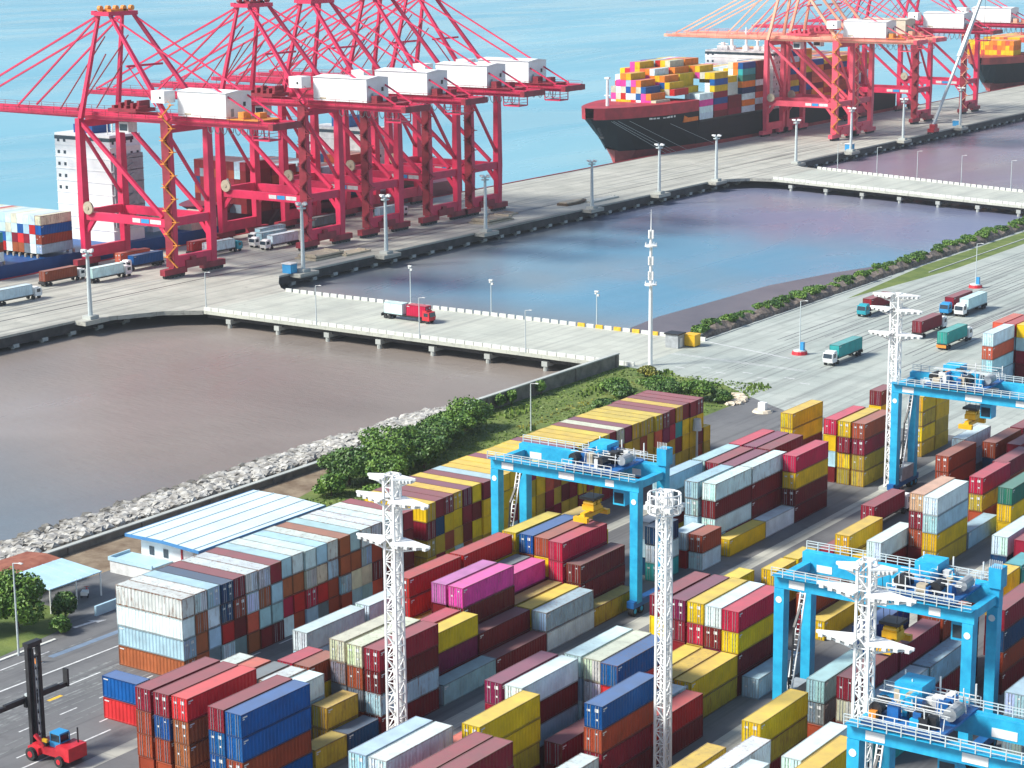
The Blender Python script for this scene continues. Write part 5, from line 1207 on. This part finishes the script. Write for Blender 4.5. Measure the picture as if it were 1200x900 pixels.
mb = MB(); mb.box(1.5, 3.3, -.85, .85, 1.9, 2.6); mb.box(1.55, 3.25, -.8, .8, 3.55, 3.75)
for a, b in ((1.55, -.8), (3.2, -.8), (1.55, .75), (3.2, .75)): mb.box(a, a+.1, b, b+.1, 2.6, 3.55)
cb_ = mb.build('cab', M['cabblue'], hd)
mb = MB(); mb.box(1.62, 3.18, -.74, .74, 2.6, 3.55); mb.build('window', M['glass'], cb_)
mb = MB(); mb.box(.2, 1.3, -1.3, -.4, 1.9, 2.3); mb.box(.3, 1.2, .4, 1.2, 1.9, 2.5); mb.cyl((4.6, .9, 2.5), (4.6, .9, 4.4), .1, n=8); mb.build('hood', M['black'], hd)
mb = MB(); mb.box(1.0, 1.8, -1.6, -1.3, 2.6, 3.0); mb.build('hazard_board', M['yellow'], hd)
mb = MB()
for s in (-1, 1): mb.box(-1.75, -1.2, s*.85-.22, s*.85+.22, .4, 14.3); mb.box(-1.4, -.9, s*.52-.14, s*.52+.14, .5, 13.8)
for k in range(10): mb.box(-1.65, -1.1, -.8, .8, 1.0+k*1.42, 1.28+k*1.42)
mb.box(-1.9, -1.0, -1.15, 1.15, 14.0, 14.5); mb.build('mast', M['black'], hd)
mb = MB(); mb.cyl((-1.1, -.2, 1), (-1.1, -.2, 12.5), .09, n=6); mb.cyl((-1.1, .2, 1), (-1.1, .2, 12.5), .09, n=6); mb.build('lift_chain', M['grey'], hd)
mb = MB(); mb.box(-2.3, -1.8, -1.2, 1.2, 6.2, 7.6); mb.box(-2.75, -2.3, -6.1, 6.1, 6.6, 7.15)
for s in (-1, 1): mb.box(-2.9, -2.1, s*6.1-.14, s*6.1+.14, 6.6, 8.9); mb.box(-2.4, -1.9, min(s*1.2, s*4.4), max(s*1.2, s*4.4), 7.2, 7.5)
sp_ = mb.build('spreader', M['black'], hd)
mb = MB(); mb.box(-2.25, -1.85, -1.0, 1.0, 7.6, 7.9); mb.build('carriage_light', M['pole'], sp_)
sgn = MB()
# ================================================================== shed, house, carport
sh = empty('shed', (-221.5, 241, 0), 'long shed with a pale blue sheet roof beside the rusty container block', 'shed', rz=0)
mb = MB(); x0, x1, y0, y1 = -8, 7.6, -15.2, 15.2
mb.quadset([(x0, y0, 5.7), (x1, y0, 5.4), (x1, y1, 5.4), (x0, y1, 5.7), (0, y0, 5.8), (0, y1, 5.8)], [(0, 4, 5, 3), (4, 1, 2, 5)])
for k in range(5): xx = x0+1.2+k*3.3; zz = 5.7+.1*(xx-x0)/8 if xx < 0 else 5.8-.4*xx/7.6; mb.box(xx-.06, xx+.06, y0, y1, zz, zz+.12)
rf = mb.build('roof', M['shedroof'], sh)
mb = MB(); mb.box(x1-.02, x1+.08, y0, y1, 4.85, 5.45); mb.box(x0-.08, x0+.02, y0, y1, 5.2, 5.75); mb.beam((x0, y0-.05, 5.5), (0, y0-.05, 5.6), .1, .5); mb.beam((0, y0-.05, 5.6), (x1, y0-.05, 5.2), .1, .5); mb.build('fascia', M['blueedge'], rf)
mb = MB(); mb.box(-6.4, 4.6, -13.4, -5, 0, 5.1); wl = mb.build('wall', M['white'], sh)
for a in (-4.6, -1.6): 
    mb = MB(); mb.box(a, a+1.0, -13.48, -13.4, 2.4, 3.8); mb.build('window', M['glass'], wl)
mb = MB(); mb.box(2.2, 2.5, -13.55, -13.4, 0, 5.1); mb.build('drainpipe', M['deck'], wl)
mb = MB(); mb.box(-5.8, 5.0, -4.8, 13.8, 0, 4.6); mb.build('wall', M['wall'], sh)
for k in range(5): mb = MB(); mb.box(6.6, 6.9, -13+k*6.5, -12.7+k*6.5, 0, 5.35); mb.build('post', M['grey'], sh)
an = empty('annex', (-226.0, 224.5, 0), 'low white flat-roofed annex in front of the shed gable', 'building')
mb = MB(); mb.box(-4.2, 4.8, -1.6, 2.8, 0, 2.0); mb.build('wall', M['white2'], an)
mb = MB(); mb.box(-4.4, 5.0, -1.8, 2.9, 2.0, 2.2); mb.box(-4.4, -4.15, -1.8, 2.9, 2.2, 2.6); mb.box(-4.15, 5.0, -1.8, -1.55, 2.2, 2.6); mb.build('roof', M['blueroof'], an)
lw = empty('low_wall', (-213, 222.5, 0), 'pale low wall between the carport and the rusty container block', 'wall')
mb = MB(); mb.box(-4, -3.6, -16, 0.5, 0, 1.5); mb.build('wall_panel', M['blueroof'], lw)
cpt = empty('carport', (-227.2, 208.8, 0), 'carport with a pale blue sheet roof and thin white posts at left', 'carport')
mb = MB(); mb.quadset([(-4.2, -5.4, 4.3), (4.4, -5.4, 3.7), (4.4, 5.2, 3.7), (-4.2, 5.2, 4.3), (-4.2, -5.4, 4.45), (4.4, -5.4, 3.85), (4.4, 5.2, 3.85), (-4.2, 5.2, 4.45)], [(3, 2, 1, 0), (4, 5, 6, 7), (0, 1, 5, 4), (1, 2, 6, 5), (2, 3, 7, 6), (3, 0, 4, 7)])
for k in range(4): mb.beam((-4.2, -3.2+k*2.2, 4.5), (4.4, -3.2+k*2.2, 3.9), .08, .06)
mb.build('roof', M['blueroof'], cpt)
for a, b in ((4.2, -5.2), (4.2, 5.0), (4.2, 0), (-4, -5.2), (-4, 5), (-4, 0)):
    mb = MB(); mb.cyl((a, b, 0), (a, b, 3.9), .12, n=8); mb.build('post', M['white'], cpt)
rs = empty('old_shed', (-237.2, 209.3, 0), 'old shed with a rusty red roof behind the pale blue carport', 'shed')
mb = MB(); mb.quadset([(-4.4, -9, 3.2), (0, -9, 3.65), (4.4, -9, 3.3), (-4.4, 7, 3.2), (0, 7, 3.65), (4.4, 7, 3.3)], [(0, 1, 4, 3), (1, 2, 5, 4)]); mb.build('roof', M['rustroof'], rs)
mb = MB(); mb.box(-4, 4, -8.6, 6.6, 0, 3.15); mb.build('wall', M['wall'], rs)
c2 = empty('canopy', (-234.5, 203.0, 0), 'small pale blue canopy at the left edge below the rusty roof', 'canopy')
mb = MB(); mb.box(-2.2, 2.2, -3.4, 3.4, 3.3, 3.45); mb.build('roof', M['blueroof'], c2)
for a, b in ((-2, -3.2), (2, -3.2), (-2, 3.2), (2, 3.2)): mb = MB(); mb.cyl((a, b, 0), (a, b, 3.3), .09, n=8); mb.build('post', M['grey'], c2)
mt = empty('motor_tricycle', (-224.8, 212.3, 0.0), 'small red and white motor tricycle parked under the carport', 'tricycle', rz=.6)
mb = MB(); mb.box(-.5, .5, -1.2, .2, .45, 1.0); mb.build('cargo_box', M['white'], mt)
mb = MB(); mb.box(-.18, .18, .2, 1.2, .5, .85); mb.beam((0, 1.1, .5), (0, .85, 1.25), .1); mb.beam((-.35, .85, 1.25), (.35, .85, 1.25), .07); mb.build('frame', M['red'], mt)
for a, b in ((-.5, -.7), (.5, -.7), (0, 1.25)): mb = MB(); mb.cyl((a-.07, b, .32), (a+.07, b, .32), .32, n=12); mb.build('wheel', M['rubber'], mt)

# ================================================================== small things
def cone(x, y, label, z=0.02):
    e = empty('traffic_cone', (x, y, z), label, 'traffic cone')
    mb = MB(); mb.cb(0, 0, .08, 1.0, 1.0, .12); mb.cyl((0, 0, .14), (0, 0, .9), .42, .28, 12); mb.build('body', M['orange'], e)
    mb = MB(); mb.cyl((0, 0, .9), (0, 0, 1.75), .3, .12, 12); mb.build('band', M['white'], e)
cone(-209.3, 187.9, 'big orange and white traffic cone right of the handler mast top')
cone(-178.5, 394, 'orange and white traffic cone on the apron behind the triple stack')
def hatch(x, y, lx, ly, n, label, m='tan', rz=0):
    e = empty('hatch_cover', (x, y, 0.02), label, 'hatch cover', rz=rz)
    for k in range(n):
        mb = MB(); mb.box(-lx/2+k*.5, lx/2-k*.3, -ly/2+k*.7, ly/2-k*.2, k*.85, k*.85+.55); mb.box(-lx/2+1, lx/2-1, -ly/2+1, -ly/2+1.6, k*.85+.55, k*.85+.85); mb.box(-lx/2+1, lx/2-1, ly/2-1.6, ly/2-1, k*.85+.55, k*.85+.85); mb.build('panel', M[m], e)
hatch(-400.8, 481, 8, 14, 2, 'stack of tan hatch covers behind the second quay mast'); hatch(-397.2, 492, 5, 12, 1, 'single tan hatch cover in front of the second red crane')
hatch(-399.5, 569, 8, 15, 2, 'stack of tan hatch covers beside the fourth quay mast'); hatch(-405, 584, 6, 9, 1, 'low tan hatch cover by the rightmost near crane leg')
bt = empty('skiff', (-400, 620, .02), 'small brown upturned skiff lying on the quay by the fifth mast', 'boat')
mb = MB(); mb.prism([(-2.2, -7), (2.2, -7), (2.6, 0), (1.6, 6.5), (0, 8.5), (-1.6, 6.5), (-2.6, 0)], 0, .8); mb.build('hull', M['bark'], bt)
mb = MB(); mb.prism([(-1.8, -6.4), (1.8, -6.4), (2.1, 0), (0, 7.4), (-2.1, 0)], .8, 1.1); mb.build('keel_board', M['tan'], bt)
hatch(-396.5, 634, 3.6, 17, 1, 'long pale gangway panel lying beside the fifth quay mast', 'concrete')
for x, y, lb in ((-390.2, 454.5, 'blue cabinet at the foot of the second quay mast'), (-390.4, 824.5, 'blue cabinet at the foot of the far ninth quay mast'), (-392, 945, 'blue cabinet at the foot of the far eleventh quay mast')):
    e = empty('cabinet', (x, y, .02), lb, 'cabinet'); mb = MB(); mb.box(-1.6, 1.6, -1.4, 1.4, 0, 2.6); b_ = mb.build('housing', M['cabblue'], e)
    mb = MB(); mb.box(-1.8, 1.8, -1.6, 1.6, 2.6, 2.85); mb.build('lid', M['white2'], e); mb = MB(); mb.box(1.6, 1.65, -1.1, -.1, .3, 2.3); mb.box(1.6, 1.65, .1, 1.1, .3, 2.3); mb.build('door', M['rtg'], b_)
e = empty('pump_shed', (-243.2, 421.2, .02), 'small dark steel gate hut beside the yellow box at the bridge end', 'hut')
mb = MB(); mb.box(-1.7, 1.7, -1.5, 1.5, 0, 3.2); mb.build('wall', M['grey'], e); mb = MB(); mb.box(-2, 2, -1.8, 1.8, 3.2, 3.5); mb.build('roof', M['black'], e); mb = MB(); mb.box(1.7, 1.75, -.6, .6, .1, 2.3); mb.build('door', M['white2'], e)
e = empty('equipment_box', (-240.4, 424.4, .02), 'bright yellow equipment box at the bridge end by the hedge', 'box')
mb = MB(); mb.box(-1.5, 1.5, -1.4, 1.4, .2, 2.8); mb.build('housing', M['yellow'], e); mb = MB(); mb.box(-1.3, 1.3, -1.2, 1.2, 0, .2); mb.build('skid', M['black'], e); mb = MB(); mb.box(-1.6, 1.6, -1.5, 1.5, 2.8, 2.95); mb.build('lid', M['yellow'], e)
e = empty('survey_base', (-194.8, 373.5, .02), 'white box on a small pink concrete base on the open apron', 'marker')
mb = MB(); mb.cyl((0, 0, 0), (0, 0, .5), 2.2, 1.8, 12); mb.build('base', M['cream'], e); mb = MB(); mb.box(-.8, .8, -.6, .6, .5, 2.0); mb.build('box', M['white'], e)
e = empty('survey_base', (-186.5, 331.5, .02), 'pale grey post with a round head behind the crimson-roofed stack', 'marker')
mb = MB(); mb.cyl((0, 0, 0), (0, 0, 6.5), .25, .2, 8); mb.build('post', M['pole'], e); mb = MB(); mb.cyl((0, 0, 6.0), (0, 0, 8.2), .9, .7, 12); mb.build('head', M['pole'], e)
# rocks and flowers at the tip of the verge
tp = MB(); rr = random.Random(8)
for i in range(70): a = rr.uniform(-.4, 2.0); rock(tp, -206.0+3.8*math.sin(a)*rr.uniform(.5, 1), 380.5+7*(math.cos(a)-.5)*rr.uniform(.6, 1), .2, rr.choice((.4, .6, .9)))
tag(tp.build('kerb_stones', M['cream']), 'pale stones edging the tip of the verge at the road corner', 'stones', kind='stuff')
# slim jib of the floating crane seen in front of the far row
e = empty('mobile_crane', (-386.8, 905, .02), 'pale grey slanting crane jib standing on the quay before the far cranes', 'crane')
mb = MB(); mb.box(-1.6, 1.6, -3, 3, .9, 2.4); mb.box(-1.3, 1.3, -1.4, 1.8, 2.4, 4.4); mb.build('carrier', M['red'], e)
for a in (-2.2, 0, 2.2):
    for s in (-1, 1): mb = MB(); mb.cyl((s*1.2, a, .55), (s*1.65, a, .55), .55, n=10); mb.build('wheel', M['rubber'], e)
mb = MB(); mb.beam((0, 0, 4.0), (3.5, 19, 34), 1.0, 1.0); mb.beam((3.5, 19, 34), (7.5, 38, 66), 1.9, 1.9, .9, .9); mb.build('jib', M['pole'], e)
mb = MB(); mb.beam((7.5, 38, 66), (7.3, 38, 20), .12); mb.build('hoist_rope', M['black'], e)

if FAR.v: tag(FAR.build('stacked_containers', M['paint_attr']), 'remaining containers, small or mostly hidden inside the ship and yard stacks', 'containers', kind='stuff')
